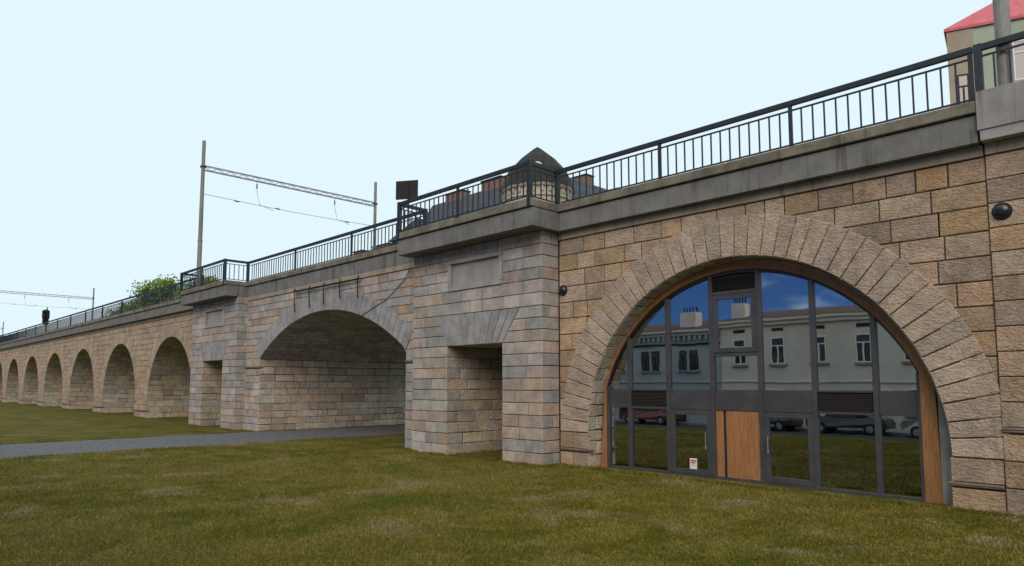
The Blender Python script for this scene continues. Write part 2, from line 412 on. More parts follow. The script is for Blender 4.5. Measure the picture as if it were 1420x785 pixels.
class Arch:
    """half width hw, springing z zs, circle centre (c, zc), radius r"""
    def __init__(s, c, hw, zs, zc, r, ring): s.c, s.hw, s.zs, s.zc, s.r, s.ring = c, hw, zs, zc, r, ring; s.rm = r+ring*.55
    def hole(s, z):
        if z < s.zs: return (s.c-s.hw, s.c+s.hw)
        q = s.rm**2-(z-s.zc)**2
        if q <= 0: return None
        w = math.sqrt(q)
        if s.zs > s.zc+.01: w = min(w, s.hw+(z-s.zs)/math.tan(s.a0()))
        return (s.c-w, s.c+w)
    def arc(s, u):
        q = s.rm**2-(u-s.c)**2; return s.zc+math.sqrt(q) if q > 0 else -9
    def a0(s): return math.atan2(s.zs-s.zc, s.hw)
    def profile(s, n, off=0.):
        """left jamb foot, arc, right jamb foot; off grows the opening"""
        a = s.a0(); r = s.r+off; pts = [(s.c-s.hw-off, 0.)]
        for i in range(n+1):
            t = math.pi-a-(math.pi-2*a)*i/n; pts.append((s.c+r*math.cos(t), s.zc+r*math.sin(t)))
        pts.append((s.c+s.hw+off, 0.)); return pts
    def voussoirs(s, ms, n, fn, pal, out=.02, outer_jit=.0, **kw):
        a = s.a0(); 
        ws = [random.uniform(.9, 1.1) for _ in range(n)]; tot = sum(ws); acc = 0
        for w in ws:
            t0 = math.pi-a-(math.pi-2*a)*acc/tot; acc += w; t1 = math.pi-a-(math.pi-2*a)*acc/tot
            ro = s.r+s.ring+random.uniform(-outer_jit, outer_jit)
            P = lambda t, r: (s.c+r*math.cos(t), s.zc+r*math.sin(t)); tm = (t0+t1)/2
            ms.cell([P(t0, s.r), P(tm, s.r), P(t1, s.r), P(t1, ro), P(tm, ro), P(t0, ro)], pal(), fn, out=out+random.uniform(-.004, .004), **kw)
    def soffit(s, ms, y0, y1, pal, hcourse=.42, wmin=.5, wmax=1.1, left_only=False):
        pr = s.profile(64); segs = []; S = [0.]
        for a, b in zip(pr, pr[1:]): S.append(S[-1]+math.hypot(b[0]-a[0], b[1]-a[1]))
        def pos(t):
            t = min(max(t, 0), S[-1]-1e-6); i = int(np.searchsorted(S, t, side='right'))-1; i = min(i, len(pr)-2)
            f = (t-S[i])/(S[i+1]-S[i]); a, b = pr[i], pr[i+1]; d = ((b[0]-a[0])/(S[i+1]-S[i]), (b[1]-a[1])/(S[i+1]-S[i]))
            return a[0]+(b[0]-a[0])*f, a[1]+(b[1]-a[1])*f, d
        def fn(y, t, n):
            x, z, d = pos(t); return (x+d[1]*n, y, z-d[0]*n)   # inward normal
        s.sof_fn = fn
        z_end = S[-1]*(.5 if left_only else 1); cs = [0.]; 
        while cs[-1] < z_end-hcourse*.6: cs.append(cs[-1]+hcourse*random.uniform(.85, 1.15))
        cs[-1] = z_end
        for za, zb in zip(cs, cs[1:]):
            xs = [y0]+[y0+w for w in split_widths(y1-y0, wmin, wmax)]+[y1]
            for a, b in zip(xs, xs[1:]): ms.cell([(a, za), (b, za), (b, zb), (a, zb)], pal(), fn, out=random.uniform(-.014, .008), gap=random.choice([.004, .010, .018, .024]))

YB = 30.0      # back of the viaduct
def core(name, u0, u1, top, arches, yf, parent, mat=None):
    """solid masonry body behind the facing stones with the arch passages cut through"""
    mat = mat or M['mortar']; mb = MB(); off = .032
    # faces front/back as strips between arches
    xs = [u0]; 
    prof_all = []
    for A in sorted(arches, key=lambda a: a.c): prof_all.append(A.profile(40, off))
    outline = [(u0, top), (u0, 0.)]
    for pr in prof_all: outline += pr
    outline += [(u1, 0.), (u1, top)]
    for Y in (yf, YB):
        # triangulated as column strips so the concave outline stays clean
        us = [u0]; lows = {}
        pieces = []
        cur = u0
        for pr in prof_all:
            pieces.append(('solid', cur, pr[0][0])); arcp = pr[1:-1]; pieces.append(('arch', pr)); cur = pr[-1][0]
        pieces.append(('solid', cur, u1))
        for pc in pieces:
            if pc[0] == 'solid':
                a, b = pc[1], pc[2]
                mb.poly([(a, Y, 0), (b, Y, 0), (b, Y, top), (a, Y, top)], [(0, 1, 2, 3)], mat)
            else:
                pr = pc[1]; ar = pr[1:-1]
                # jamb sliver between vertical jamb and first arc point if they differ
                for (xa, za), (xb, zb) in zip(ar, ar[1:]):
                    mb.poly([(xa, Y, za), (xb, Y, zb), (xb, Y, top), (xa, Y, top)], [(0, 1, 2, 3)], mat)
                xl, xr = pr[0][0], pr[-1][0]
                if ar[0][0] > xl+1e-3: mb.poly([(xl, Y, ar[0][1]), (ar[0][0], Y, ar[0][1]), (ar[0][0], Y, top), (xl, Y, top)], [(0, 1, 2, 3)], mat)
                if ar[-1][0] < xr-1e-3: mb.poly([(ar[-1][0], Y, ar[-1][1]), (xr, Y, ar[-1][1]), (xr, Y, top), (ar[-1][0], Y, top)], [(0, 1, 2, 3)], mat)
    for pr in prof_all:
        for (xa, za), (xb, zb) in zip(pr, pr[1:]):
            mb.poly([(xa, yf, za), (xb, yf, zb), (xb, YB, zb), (xa, YB, za)], [(0, 1, 2, 3)], mat)
    mb.poly([(u0, yf, 0), (u0, YB, 0), (u0, YB, top), (u0, yf, top)], [(0, 1, 2, 3)], mat)
    mb.poly([(u1, yf, 0), (u1, YB, 0), (u1, YB, top), (u1, yf, top)], [(0, 1, 2, 3)], mat)
    mb.poly([(u0, yf, top), (u1, yf, top), (u1, YB, top), (u0, YB, top)], [(0, 1, 2, 3)], mat)
    return mb.build(name, parent)

# ------------------------------------------------------------------ ground
g = MB(); g.poly([(-4000, -1500, 0), (1500, -1500, 0), (1500, 4000, 0), (-4000, 4000, 0)], [(0, 1, 2, 3)], M['lawn'])
setp(g.build('ground'), kind='structure')
PX0, PX1 = -39.15, -31.9
def wob(y, s): return .10*noise.noise(Vector((y*.7, s, 0)))+.03*noise.noise(Vector((y*3.1, s, 5)))
g = MB(); ys = [-40+.25*i for i in range(int(130/.25))]
L = [(PX0+wob(y, 1), y, .004) for y in ys]; Q = [(PX1+wob(y, 9), y, .004) for y in ys]; n = len(ys)
g.poly(L+Q, [(i, n+i, n+i+1, i+1) for i in range(n-1)], M['gravel']); setp(g.build('gravel_path'), kind='structure')
g = MB(); g.poly([(-90, -4.3, .004), (60, -4.3, .004), (60, -.35, .004), (-90, -.35, .004)], [(0, 1, 2, 3)], M['asphalt']); setp(g.build('road'), kind='structure')
g = MB(); g.bbox(-90, 60, -5.0+.005, -4.3, -.1, .13, M['kerb'], .015); setp(g.build('pavement'), kind='structure')
g = MB(); nx = 60
hp = []; hf = []
for i in range(nx+1):
    x = -7500+i*110
    for j in range(9):
        y = 330+j*60; h = 262*math.exp(-((x+4500)/1037)**2)*math.sin(math.pi*min(max((j)/8, 0), 1))**.8
        h += 9*noise.noise(Vector((x*.01, y*.01, 0)))*(1 if 0 < j < 8 else 0)
        hp.append((x, y, max(h, -1)))
for i in range(nx):
    for j in range(8): a = i*9+j; hf.append((a, a+9, a+10, a+1))
g.poly(hp, hf, M['hill']); setp(g.build('hills', smooth=True), kind='structure')

# ------------------------------------------------------------------ viaduct
YF = 17.98; YM = 17.72; YP = 17.10; TOP = 8.12
VIA = thing('railway_viaduct', 'long stone railway viaduct with round arches, paired piers and a concrete deck edge', 'viaduct', (-24, 24, 0))
# right bay
aR = Arch(-9.42, 5.20, 1.16, 1.16, 5.24, 1.18)
core('bay_body', -15.93, -3.2, TOP, [aR], YF+.03, VIA)
ms = Masonry(); fn = faceY(YF)
zs = [0, .49, .61+.0, 1.16]+courses(1.16, 7.86, .55)[1:]
for za, zb in zip(zs, zs[1:]):
    if abs(za-.49) < .01: continue
    fill_course(ms, fn, za, zb, -15.92, -3.2, aR.hole, aR.arc, .55, 1.25, pal_tan, gap=.015, bev=.016)
ms.build('facing_stones', M['ashlar_rough'], VIA)
ms = Masonry(); aR.voussoirs(ms, 43, fn, pal_ring, out=.028, gap=.015, bev=.016); ms.build('arch_ring', M['ashlar_rough'], VIA)
ms = Masonry(); aR.soffit(ms, YF+.0, 18.78, pal_reveal, .42, .6, .8); ms.build('arch_soffit', M['reveal_stone'], VIA)
# next bay to the right, mostly out of the picture
aN = Arch(3.65, 5.17, 1.08, 1.08, 5.17, 1.22)
core('bay_body', -3.2, 12.2, TOP, [aN], YF-.02, VIA)
ms = Masonry(); fn = faceY(YF-.05)
zs = [0]+courses(0, 1.72, .57)[1:]+[1.86]+courses(1.86, 7.86, .54)[1:]
for za, zb in zip(zs, zs[1:]):
    if abs(za-1.72) < .01: continue
    fill_course(ms, fn, za, zb, -3.2, 12.2, aN.hole, aN.arc, .5, 1.2, pal_tan, bev=.014)
ms.build('facing_stones', M['ashlar_rough'], VIA)
ms = Masonry(); aN.voussoirs(ms, 43, fn, pal_ring, out=.028, bev=.014); ms.build('arch_ring', M['ashlar_rough'], VIA)
ms = Masonry(); aN.soffit(ms, YF-.05, 26, pal_reveal, .5, .8, 1.4); ms.build('arch_soffit', M['reveal_stone'], VIA)
# middle bay: flat segmental arch over the path
aM = Arch(-32.0, 7.3, 4.3, -6.3, 12.87, 1.0)
core('bay_body', -41.4, -23.3, TOP, [aM], YM+.03, VIA)
ms = Masonry(); fn = faceY(YM)
zs = courses(0, 3.68, .41)+[3.8, 4.3]+courses(4.3, 7.86, .41)[1:]
for za, zb in zip(zs, zs[1:]):
    if abs(za-3.68) < .01: continue
    fill_course(ms, fn, za, zb, -41.35, -23.38, aM.hole, aM.arc, .5, 1.1, pal_mid)
ms.build('facing_stones', M['ashlar_smooth'], VIA)
ms = Masonry(); aM.voussoirs(ms, 37, fn, pal_grey, out=.025); ms.build('arch_ring', M['ring_grey'], VIA)
ms = Masonry(); aM.soffit(ms, YM, YB, pal_reveal, .44, .6, 1.4); ms.build('arch_soffit', M['reveal_stone'], VIA)
# left series of round arches
LC = [-55.7-13.2*i for i in range(8)]
aL = [Arch(c, 5.0, 1.35, 1.35, 5.03, 1.0) for c in LC]
core('bay_body', -158, -48.75, TOP, aL, YF+.03, VIA)
ms = Masonry(); fn = faceY(YF); rg = Masonry(); sf = Masonry()
for i, A in enumerate(aL):
    u1 = -48.8 if i == 0 else A.c+6.6; u0 = A.c-6.6 if i < 7 else -158
    zs = [0, .49, .61]+courses(.61, 7.86, .44)[1:]
    for za, zb in zip(zs, zs[1:]):
        if abs(za-.49) < .01: continue
        fill_course(ms, fn, za, zb, u0, u1, A.hole, A.arc, .5, 1.1, pal_far, gap=.014)
    rg = Masonry(); sf = Masonry(); A.voussoirs(rg, 37, fn, pal_far, out=.012, gap=.012)
    A.soffit(sf, YF, YF+(9 if i < 2 else 6), pal_reveal, .45, .6, 1.5)
    rg.build('arch_ring', M['ashlar_rough'], VIA); sf.build('arch_soffit', M['reveal_stone'], VIA)
ms.build('facing_stones', M['ashlar_rough'], VIA)

# string courses
def string(u0, u1, z0, z1, Y, wrap=0):
    mb = MB(); mb.bbox(u0, u1, Y-.035, Y+.2, z0+.03, z1-.02, M['string'], .02); mb.bbox(u0, u1, Y-.055, Y+.2, z1-.045, z1, M['string'], .008); mb.build('string_course', VIA)
string(-15.9, -14.56, .49, .61, YF); string(-4.26, -3.22, .49, .61, YF)
string(-3.19, -1.52, 1.72, 1.86, YF-.05)
string(-41.3, -39.28, 3.68, 3.80, YM); string(-24.72, -23.42, 3.68, 3.80, YM)
for i, A in enumerate(aL[:-1]): string(aL[i+1].c+4.98, A.c-4.98, .49, .61, YF)

# paired piers with a lintelled passage
def pier(x0, x1, o0, o1, tl, tr, p0, p1):
    mb = MB(); m = M['mortar']; yf = YP+.03; yb = YF-.0
    # body: two legs and head, running back through the viaduct beside the bays
    for a, b, z0, z1, e in ((x0+.03, o0-.03, 0, 4.3, YB+.8), (o1+.03, x1-.03, 0, 4.3, YB+.8), (x0+.03, x1-.03, 4.3, TOP, YB+.8)):
        if z0 > 0:
            # head, with a shallow recess behind the panel
            mb.box(a, b, yf+.12, e, z0, z1, m)
            mb.box(a, p0+.08, yf, yf+.12, z0, z1, m); mb.box(p1-.08, b, yf, yf+.12, z0, z1, m)
            mb.box(p0+.08, p1-.08, yf, yf+.12, z0, 6.52, m); mb.box(p0+.08, p1-.08, yf, yf+.12, 7.6, z1, m)
        else: mb.box(a, b, yf, e, z0, z1, m)
    mb.build('pier_body', VIA)
    def hole(z):
        if z < 4.27: return (o0, o1)
        if z < 5.5: f = (z-4.27)/1.23; return (o0+(tl-o0)*f, o1+(tr-o1)*f)
        if 6.43 < z < 7.68: return (p0, p1)
        return None
    ms = Masonry(); fn = faceY(YP)
    zs = [i*.427 for i in range(10)]+[4.27, 4.68, 5.09, 5.5, 5.965, 6.43, 6.847, 7.263, 7.68, TOP]
    for za, zb in zip(zs, zs[1:]):
        kw = dict(jit=.006, bev=.012)
        fill_course(ms, fn, za, zb, x0, x1, hole, lambda u: -9, .62, 1.35, pal_pier, **kw)
    for X, f in ((x1, faceXp), (x0, faceXn)):
        f = f(X)
        for i, (za, zb) in enumerate(zip(zs, zs[1:])):
            xs = [YP, YF] if i % 3 else [YP, YP+random.uniform(.35, .55), YF]
            for a, b in zip(xs, xs[1:]): ms.cell([(a, za), (b, za), (b, zb), (a, zb)], pal_pier(), f, out=random.uniform(-.005, .005))
    ms.build('facing_stones', M['ashlar_smooth'], VIA)
    # splayed lintel stones
    ms = Masonry(); n = 10
    for i in range(n):
        a0, a1 = i/n, (i+1)/n
        ms.cell([(o0+(o1-o0)*a0, 4.27), (o0+(o1-o0)*a1, 4.27), (tl+(tr-tl)*a1, 5.5), (tl+(tr-tl)*a0, 5.5)], pal_grey(), fn, out=.006)
    # lintel underside
    f = lambda u, v, nn: (u, v, 4.27-nn)
    for i in range(6):
        a = o0+(o1-o0)*i/6; b = o0+(o1-o0)*(i+1)/6
        for q in range(6): ms.cell([(a, YP+.9*q), (b, YP+.9*q), (b, YP+.9*(q+1)), (a, YP+.9*(q+1))], pal_reveal(), f, out=0)
    ms.build('lintel_stones', M['ring_grey'], VIA)
    # passage walls
    for X, f in ((o0, faceXp(o0)), (o1, faceXn(o1))):
        ms = Masonry()
        for za, zb in zip(zs[:10], zs[1:11]):
            xs = [YP]+[YP+w for w in split_widths(9, .55, 1.15)]+[YP+9]
            for a, b in zip(xs, xs[1:]): ms.cell([(a, za), (b, za), (b, zb), (a, zb)], pal_reveal(), f, out=random.uniform(-.014, .006), gap=random.choice([.005, .012, .020]))
        ms.build('passage_wall', M['reveal_stone'], VIA)
    # framed blank panel
    mb = MB(); mt = M['panel']; w = .17
    for a, b, c, d in ((p0, p1, 6.43, 6.43+w), (p0, p1, 7.68-w, 7.68), (p0, p0+w, 6.43+w, 7.68-w), (p1-w, p1, 6.43+w, 7.68-w)):
        mb.bbox(a+.004, b-.004, YP-.05, YP+.1, c+.004, d-.004, mt, .01)
    pn = mb.build('panel_frame', VIA)
    mb = MB(); mb.box(p0+w-.01, p1-w+.01, YP+.095, YP+.13, 6.43+w-.01, 7.68-w+.01, mt); mb.build('panel', VIA)
M['panel'] = concrete('grey granite panel', (.30, .285, .275), (.40, .385, .37), .3)
pier(-23.35, -15.93, -21.07, -17.92, -21.83, -17.04, -21.02, -17.90)
pier(-48.75, -41.33, -46.6, -43.35, -47.35, -42.5, -46.45, -43.3)

# deck edge
def deck_edge(u0, u1, Y0, parent=VIA, caps=True):
    mb = MB(); x = u0; L = []
    while x < u1-.1:
        e = min(x+random.uniform(2.6, 3.4), u1)
        if u1-e < 1.2: e = u1
        L.append((x, e)); x = e
    for a, b in L: mb.bbox(a+.003, b-.003, Y0, 18.6, TOP+.001, 8.75, M['fascia'], .008)
    mb.build('deck_fascia', parent)
    mb = MB(); x = u0
    for a, b in L: mb.bbox(a+.002, b-.002, Y0-.085, 18.6, 8.785, 9.06, M['coping'], .02)
    mb.box(u0+.01, u1-.01, Y0+.05, 18.5, 8.74, 8.80, M['shadow_gap'])  # dark filler strip colours in the shadow line under the coping
    mb.build('coping', parent)
M['shadow_gap'] = M['mortar']
for a, b in ((-158, -48.95), (-41.33, -23.45), (-15.62, -3.25)): deck_edge(a, b, 17.67)
for a, b in ((-48.94, -41.34), (-23.44, -15.63)): deck_edge(a, b, 16.33)
mb = MB(); mb.box(-158, 12, 18.61, YB, TOP+.002, 9.0, M['fascia']); mb.bbox(-158, 12, YB-.3, YB+.4, 8.3, 9.2, M['fascia'], .02)
mb.box(-158, 12, 19.4, YB-1, 9.0, 9.12, M['gravel']); mb.build('deck', VIA)
for a, b in ((-158, -48.8), (-15.9, -3.22)):
    mb = MB(); mb.bbox(a, b, YF-.06, YF+.1, 7.87, TOP-.004, M['frieze'], .01); mb.build('frieze', VIA)
mb = MB(); mb.bbox(-41.3, -23.4, YM-.05, YM+.1, 7.87, TOP-.004, M['frieze'], .01); mb.build('frieze', VIA)
mb = MB(); mb.bbox(-3.18, 12, YF-.10, YF+.1, 7.87, TOP-.004, M['frieze'], .01); mb.build('frieze', VIA)
mb = MB(); mb.bbox(-3.24, 12, 17.57, 18.6, 8.36, 9.24, M['plinth'], .012); mb.bbox(-3.20, 12, 17.60, 18.6, TOP+.002, 8.36, M['plinth'], .008); mb.build('parapet_block', VIA)
rel(VIA)

# ------------------------------------------------------------------ railings
def railing(name, pts, post_sp, label, group='steel railings along the deck edge', corner=(), first_post=True, last_post=True, zb=9.06):
    """pts: plan polyline"""
    t = thing('railing', label, 'railing', (pts[0][0], pts[0][1], zb), group)
    hr = MB(); r = M['rail']; panels = []; posts = []
    for si, (a, b) in enumerate(zip(pts, pts[1:])):
        a = Vector((*a, 0)); b = Vector((*b, 0)); L = (b-a).length; d = (b-a)/L; nrm = Vector((-d.y, d.x, 0)); n = max(1, round(L/post_sp))
        ang = math.atan2(d.y, d.x)
        def bar(s0, s1, z0, z1, w, mb, zoff=0):
            P = [a+d*s+nrm*q for s in (s0, s1) for q in (-w/2, w/2)]
            V = [(p.x, p.y, z) for z in (z0, z1) for p in P]
            mb.poly(V, [(0, 2, 3, 1), (4, 5, 7, 6), (0, 1, 5, 4), (2, 6, 7, 3), (0, 4, 6, 2), (1, 3, 7, 5)], r)
        bar(-.05, L+.05, 10.22, 10.35, .12, hr)
        for i in range(n):
            s0, s1 = L*i/n, L*(i+1)/n; mb = MB()
            bar(s0+.03, s1-.03, 10.065, 10.105, .04, mb); bar(s0+.03, s1-.03, 9.125, 9.165, .04, mb)
            m = max(2, round((s1-s0)/.29))
            for q in range(1, m):
                s = s0+(s1-s0)*q/m; bar(s-.018, s+.018, 9.165, 10.065, .036, mb)
            panels.append(mb)
        for i in range(n+1):
            end = i in (0, n); s = L*i/n
            if i == 0 and si > 0: continue
            if i == 0 and not first_post: continue
            if i == n and si == len(pts)-2 and not last_post: continue
            big = (end and (len(pts) > 2)) or (i == 0 and pts[0][0] > -3.25); w = .15 if big else .085
            mb = MB(); z0 = 8.80 if big else 9.055
            bar(s-w/2, s+w/2, z0, 10.36 if big else 10.23, w, mb)
            if not big: bar(s-.10, s+.10, 9.062, 9.075, .16, mb)
            posts.append(mb)
    hr.build('handrail', t)
    for m in posts: m.build('post', t)
    for m in panels: m.build('baluster_panel', t)
    rel(t); return t
railing('r', [(-15.62, 17.75), (-3.32, 17.75)], 4.2, 'dark steel railing run on the deck above the glazed shopfront arch', first_post=False)
railing('r', [(-23.4, 17.72), (-23.3, 16.30), (-15.74, 16.30), (-15.74, 17.72)], 3.8, 'dark steel railing boxed out around the nearer projecting pier balcony')
railing('r', [(-41.2, 17.75), (-23.55, 17.75)], 5.9, 'dark steel railing run above the low grey middle arch', first_post=False, last_post=False)
railing('r', [(-48.9, 17.72), (-48.85, 16.30), (-41.45, 16.30), (-41.45, 17.72)], 3.8, 'dark steel railing boxed out around the farther pier balcony with the tall mast')
railing('r', [(-157, 17.75), (-49.1, 17.75)], 6.5, 'long dark steel railing above the row of small round arches')
railing('r', [(-3.17, 17.75), (11.5, 17.75)], 4.6, 'short dark steel railing behind the concrete parapet block at the right edge', first_post=True)

# ------------------------------------------------------------------ glazed shopfront
SF = thing('glazed_shopfront', 'arched dark metal glazed shopfront with timber lining filling the large right arch', 'shopfront', (-9.5, 18.7, 0))
YW = 18.70
GX = [-14.33, -13.43, -11.95, -10.42, -8.92, -7.42, -5.90, -4.93]
def gz(x):
    q = 5.06**2-(x+9.56)**2; return 1.03+math.sqrt(max(q, 0))
def arch_poly(x0, x1, z0, n=14, dz=0.):
    xs = [x0+(x1-x0)*i/n for i in range(n+1)]; return [(x0, z0), (x1, z0)]+[(x, max(gz(x)-dz, z0+.01)) for x in xs[::-1]]
def slab(mb, poly, y0, y1, mat):
    n = len(poly); P = [(x, y0, z) for x, z in poly]+[(x, y1, z) for x, z in poly]
    mb.poly(P, [tuple(range(n)), tuple(range(2*n-1, n-1, -1))]+[(i, n+i, n+(i+1) % n, (i+1) % n) for i in range(n)], mat)
# timber lining: band between the arch ring and the glass frame
mb = MB(); N = 64
inner = []; outer = []
for i in range(N+1):
    x = -14.35+(9.42)*i/N; inner.append((x, gz(x)+.05)); 
inner = [(-14.36, 0)]+[(-14.36, gz(-14.35))]+inner[1:-1]+[(-4.90, gz(-4.93))]+[(-4.90, 0)]
for (x, z) in inner:
    if z <= 1.3: outer.append((-14.6 if x < -9 else -4.52, z)); continue
    dx, dz = x+9.42, z-1.16; l = math.hypot(dx, dz); r = 5.235; ox = -9.42+dx/l*r; oz = 1.16+dz/l*r
    if x > -6: ox = min(ox, -4.52)
    outer.append((ox, oz))
n = len(inner)
for y, fl in ((YW-.11, 0), (YW+.25, 1)):
    mb.poly([(x, y, z) for x, z in inner+outer], [(i, i+1, n+i+1, n+i) for i in range(n-1)], M['timber'])
mb.poly([(x, YW-.11, z) for x, z in inner]+[(x, YW+.25, z) for x, z in inner], [(i, i+1, n+i+1, n+i) for i in range(n-1)], M['timber'])
mb.build('timber_lining', SF)
mb = MB(); pts = []
for i in range(25):
    t = i/24*math.pi*.5; pts.append((-9.42+5.19*math.cos(t), 1.16+5.19*math.sin(t)))
pts = [(-4.23, 0)]+pts; inn = [(min(x-.10, -4.53), z-.02) for x, z in pts]; n = len(pts)
mb.poly([(x, YW-.13, z) for x, z in pts+inn], [(i, i+1, n+i+1, n+i) for i in range(n-1)], M['plinth']); mb.build('edge_trim', SF)
# arched frame head
mb = MB(); a = [(GX[0]+(GX[-1]-GX[0])*i/N) for i in range(N+1)]
o = [(x, gz(x)+.06) for x in a]; i_ = [(x, gz(x)-.05) for x in a]; n = N+1
for y in (YW-.07, YW+.08): mb.poly([(x, y, z) for x, z in o+i_], [(i, i+1, n+i+1, n+i) for i in range(n-1)], M['frame_dark'])
mb.poly([(x, YW-.07, z) for x, z in i_]+[(x, YW+.08, z) for x, z in i_], [(i, i+1, n+i+1, n+i) for i in range(n-1)], M['frame_dark'])
mb.poly([(x, YW-.07, z) for x, z in o]+[(x, YW-.11, z) for x, z in o], [(i, i+1, n+i+1, n+i) for i in range(n-1)], M['frame_dark'])
mb.build('frame_head', SF)
for i, x in enumerate(GX):
    w = .05 if i in (0, 7) else .062
    top = gz(x) if 0 < i < 7 else gz(x)
    MB().bbox(x-w, x+w, YW-.09, YW+.09, 0, top, M['frame'], .006).build('mullion', SF)
Z0, Z1 = 2.03, 2.60
for i in range(7):
    a, b = GX[i]+.06, GX[i+1]-.06
    if i in (1, 5):
        mb = MB(); mb.box(a, b, YW+.02, YW+.06, Z0+.03, Z1-.03, M['louvre'])
        q = Z0+.05
        while q < Z1-.06:
            mb.poly([(a, YW-.03, q), (b, YW-.03, q), (b, YW+.02, q+.035), (a, YW+.02, q+.035)], [(0, 1, 2, 3)], M['louvre'])
            mb.poly([(a, YW-.03, q), (b, YW-.03, q), (b, YW-.03, q-.008), (a, YW-.03, q-.008)], [(0, 1, 2, 3)], M['louvre']); q += .045
        mb.build('louvre_panel', SF)
        mb = MB(); mb.bbox(a, b, YW-.06, YW+.06, Z0-.03, Z0+.03, M['frame'], .005); mb.bbox(a, b, YW-.06, YW+.06, Z1-.03, Z1+.03, M['frame'], .005); mb.build('transom', SF)
    else:
        MB().bbox(a, b, YW-.055, YW+.06, Z0-.02, Z1+.02, M['frame'], .008).build('spandrel_panel', SF)
def pane(poly, y=YW, nm='pane', par=None):
    mb = MB(); slab(mb, poly, y, y+.012, M['glass']); return mb.build(nm, par or SF)
def rect(a, b, c, d): return [(a, c), (b, c), (b, d), (a, d)]
# upper lights
for i in range(7):
    a, b = GX[i]+.05, GX[i+1]-.05
    if i == 3: continue
    pane(arch_poly(a, b, Z1+.02, dz=.04))
# fourth bay: fixed light, opening sash, louvre head
a, b = GX[3]+.05, GX[4]-.05
pane(rect(a, b, Z1+.02, 3.62))
MB().bbox(a, b, YW-.07, YW+.07, 3.60, 3.70, M['frame'], .006).build('transom', SF)
MB().bbox(a, b, YW-.07, YW+.07, 5.44, 5.54, M['frame'], .006).build('transom', SF)
def framed(name, a, b, c, d, w, mat, y, th=.06, sub=True, par=SF):
    mb = MB()
    for p in ((a, b, c, c+w), (a, b, d-w, d), (a, a+w, c+w, d-w), (b-w, b, c+w, d-w)): mb.bbox(p[0], p[1], y-th, y+th*.6, p[2], p[3], mat, .006)
    f = mb.build(name, par); pane(rect(a+w, b-w, c+w, d-w), y-.01, 'pane', f); return f
sash = framed('opening_sash', a+.02, b-.02, 3.71, 5.43, .14, M['frame'], YW-.03)
mb = MB(); slab(mb, arch_poly(a, b, 5.54, dz=.05), YW+.03, YW+.05, M['louvre'])
q = 5.58
while q < 5.95:
    mb.box(a+.01, b-.01, YW-.02, YW+.03, q, q+.012, M['louvre']); q += .05
mb.build('louvre_panel', SF)
# lower row
pane(rect(GX[0]+.05, GX[1]-.05, .06, Z0)); pane(rect(GX[1]+.05, GX[2]-.05, .06, Z0))
pane(rect(GX[5]+.05, GX[6]-.05, .06, Z0)); pane(rect(GX[6]+.05, GX[7]-.05, .06, Z0))
mb = MB(); mb.bbox(GX[0], GX[7], YW-.07, YW+.07, 0, .07, M['frame'], .005); mb.build('sill', SF)
for i in (2, 4):
    d = framed('glass_door', GX[i]+.065, GX[i+1]-.065, .075, Z0-.03, .15, M['frame'], YW-.02)
    hx = GX[i+1]-.22 if i == 2 else GX[i]+.20
    mb = MB(); mb.tube((hx, YW-.16, .85), (hx, YW-.16, 1.35), .014, M['galv']); mb.tube((hx, YW-.16, .92), (hx, YW-.07, .92), .01, M['galv']); mb.tube((hx, YW-.16, 1.28), (hx, YW-.07, 1.28), .01, M['galv']); mb.build('handle', d)
# timber door leaf with narrow side board
mb = MB(); a, b = GX[3]+.065, GX[4]-.065
mb.bbox(a, a+.24, YW-.03, YW+.03, .075, Z0-.03, M['timber'], .008); mb.box(a+.235, a+.33, YW-.0, YW+.02, .075, Z0-.03, M['frame_dark'])
mb.build('timber_side_board', SF)
mb = MB(); x = a+.33; wd = (b-x)/3
for i in range(3): mb.bbox(x+i*wd, x+(i+1)*wd-.002, YW-.035, YW+.03, .075, Z0-.03, M['timber'], .004)
mb.build('timber_door', SF)
# dark room behind the glass
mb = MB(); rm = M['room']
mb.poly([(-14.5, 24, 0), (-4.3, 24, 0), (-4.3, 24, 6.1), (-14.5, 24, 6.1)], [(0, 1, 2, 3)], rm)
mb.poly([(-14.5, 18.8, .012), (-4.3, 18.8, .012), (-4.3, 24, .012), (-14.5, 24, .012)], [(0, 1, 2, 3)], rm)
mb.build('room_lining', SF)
rel(SF); 
for ch in SF.children:
    for g2 in ch.children: g2.data.transform(Matrix.Translation(-SF.location))
# notice on the door
nt_ = thing('paper_notice', 'small white paper notice with red heading taped to the left glass door', 'notice', (-11.1, YW-.045, .42))
mb = MB(); mb.box(-11.25, -11.01, YW-.050, YW-.045, .22, .54, M['white']); mb.build('sheet', nt_)
mb = MB()
for q, (w0, w1) in enumerate(((-11.23, -11.03), (-11.21, -11.06))): mb.box(w0, w1, YW-.054, YW-.051, .45-q*.06, .49-q*.06, M['red'])
for i in range(5): mb.box(-11.22+.035*i, -11.20+.035*i, YW-.054, YW-.051, .33, .35, M['red'])
mb.build('red_heading', nt_); rel(nt_)

# round wall lamps
def wall_lamp(x, y, z, label, axis='y'):
    t = thing('wall_lamp', label, 'lamp', (x, y, z), 'round dark wall lamps')
    mb = MB(); prof = [(0, .11), (.07, .105), (.13, .08), (.165, .04), (.175, .0), (.175, -.03)]
    mb.lathe(prof, (0, 0, 0), M['lens'], 20); o = mb.build('dome', t, smooth=True)
    mb = MB(); mb.lathe([(.19, -.03), (.19, .0), (.175, .01)], (0, 0, 0), M['iron'], 20); p = mb.build('rim', t)
    for q in (o, p): q.data.transform(Matrix.Rotation(R(90), 4, 'X'))
    return t
wall_lamp(-2.94, YF-.075, 6.56, 'round black dome lamp on the tan stone at the right edge')
wall_lamp(-15.72, YF-.03, 6.06, 'round black dome lamp on the tan wall tucked beside the pale pier')

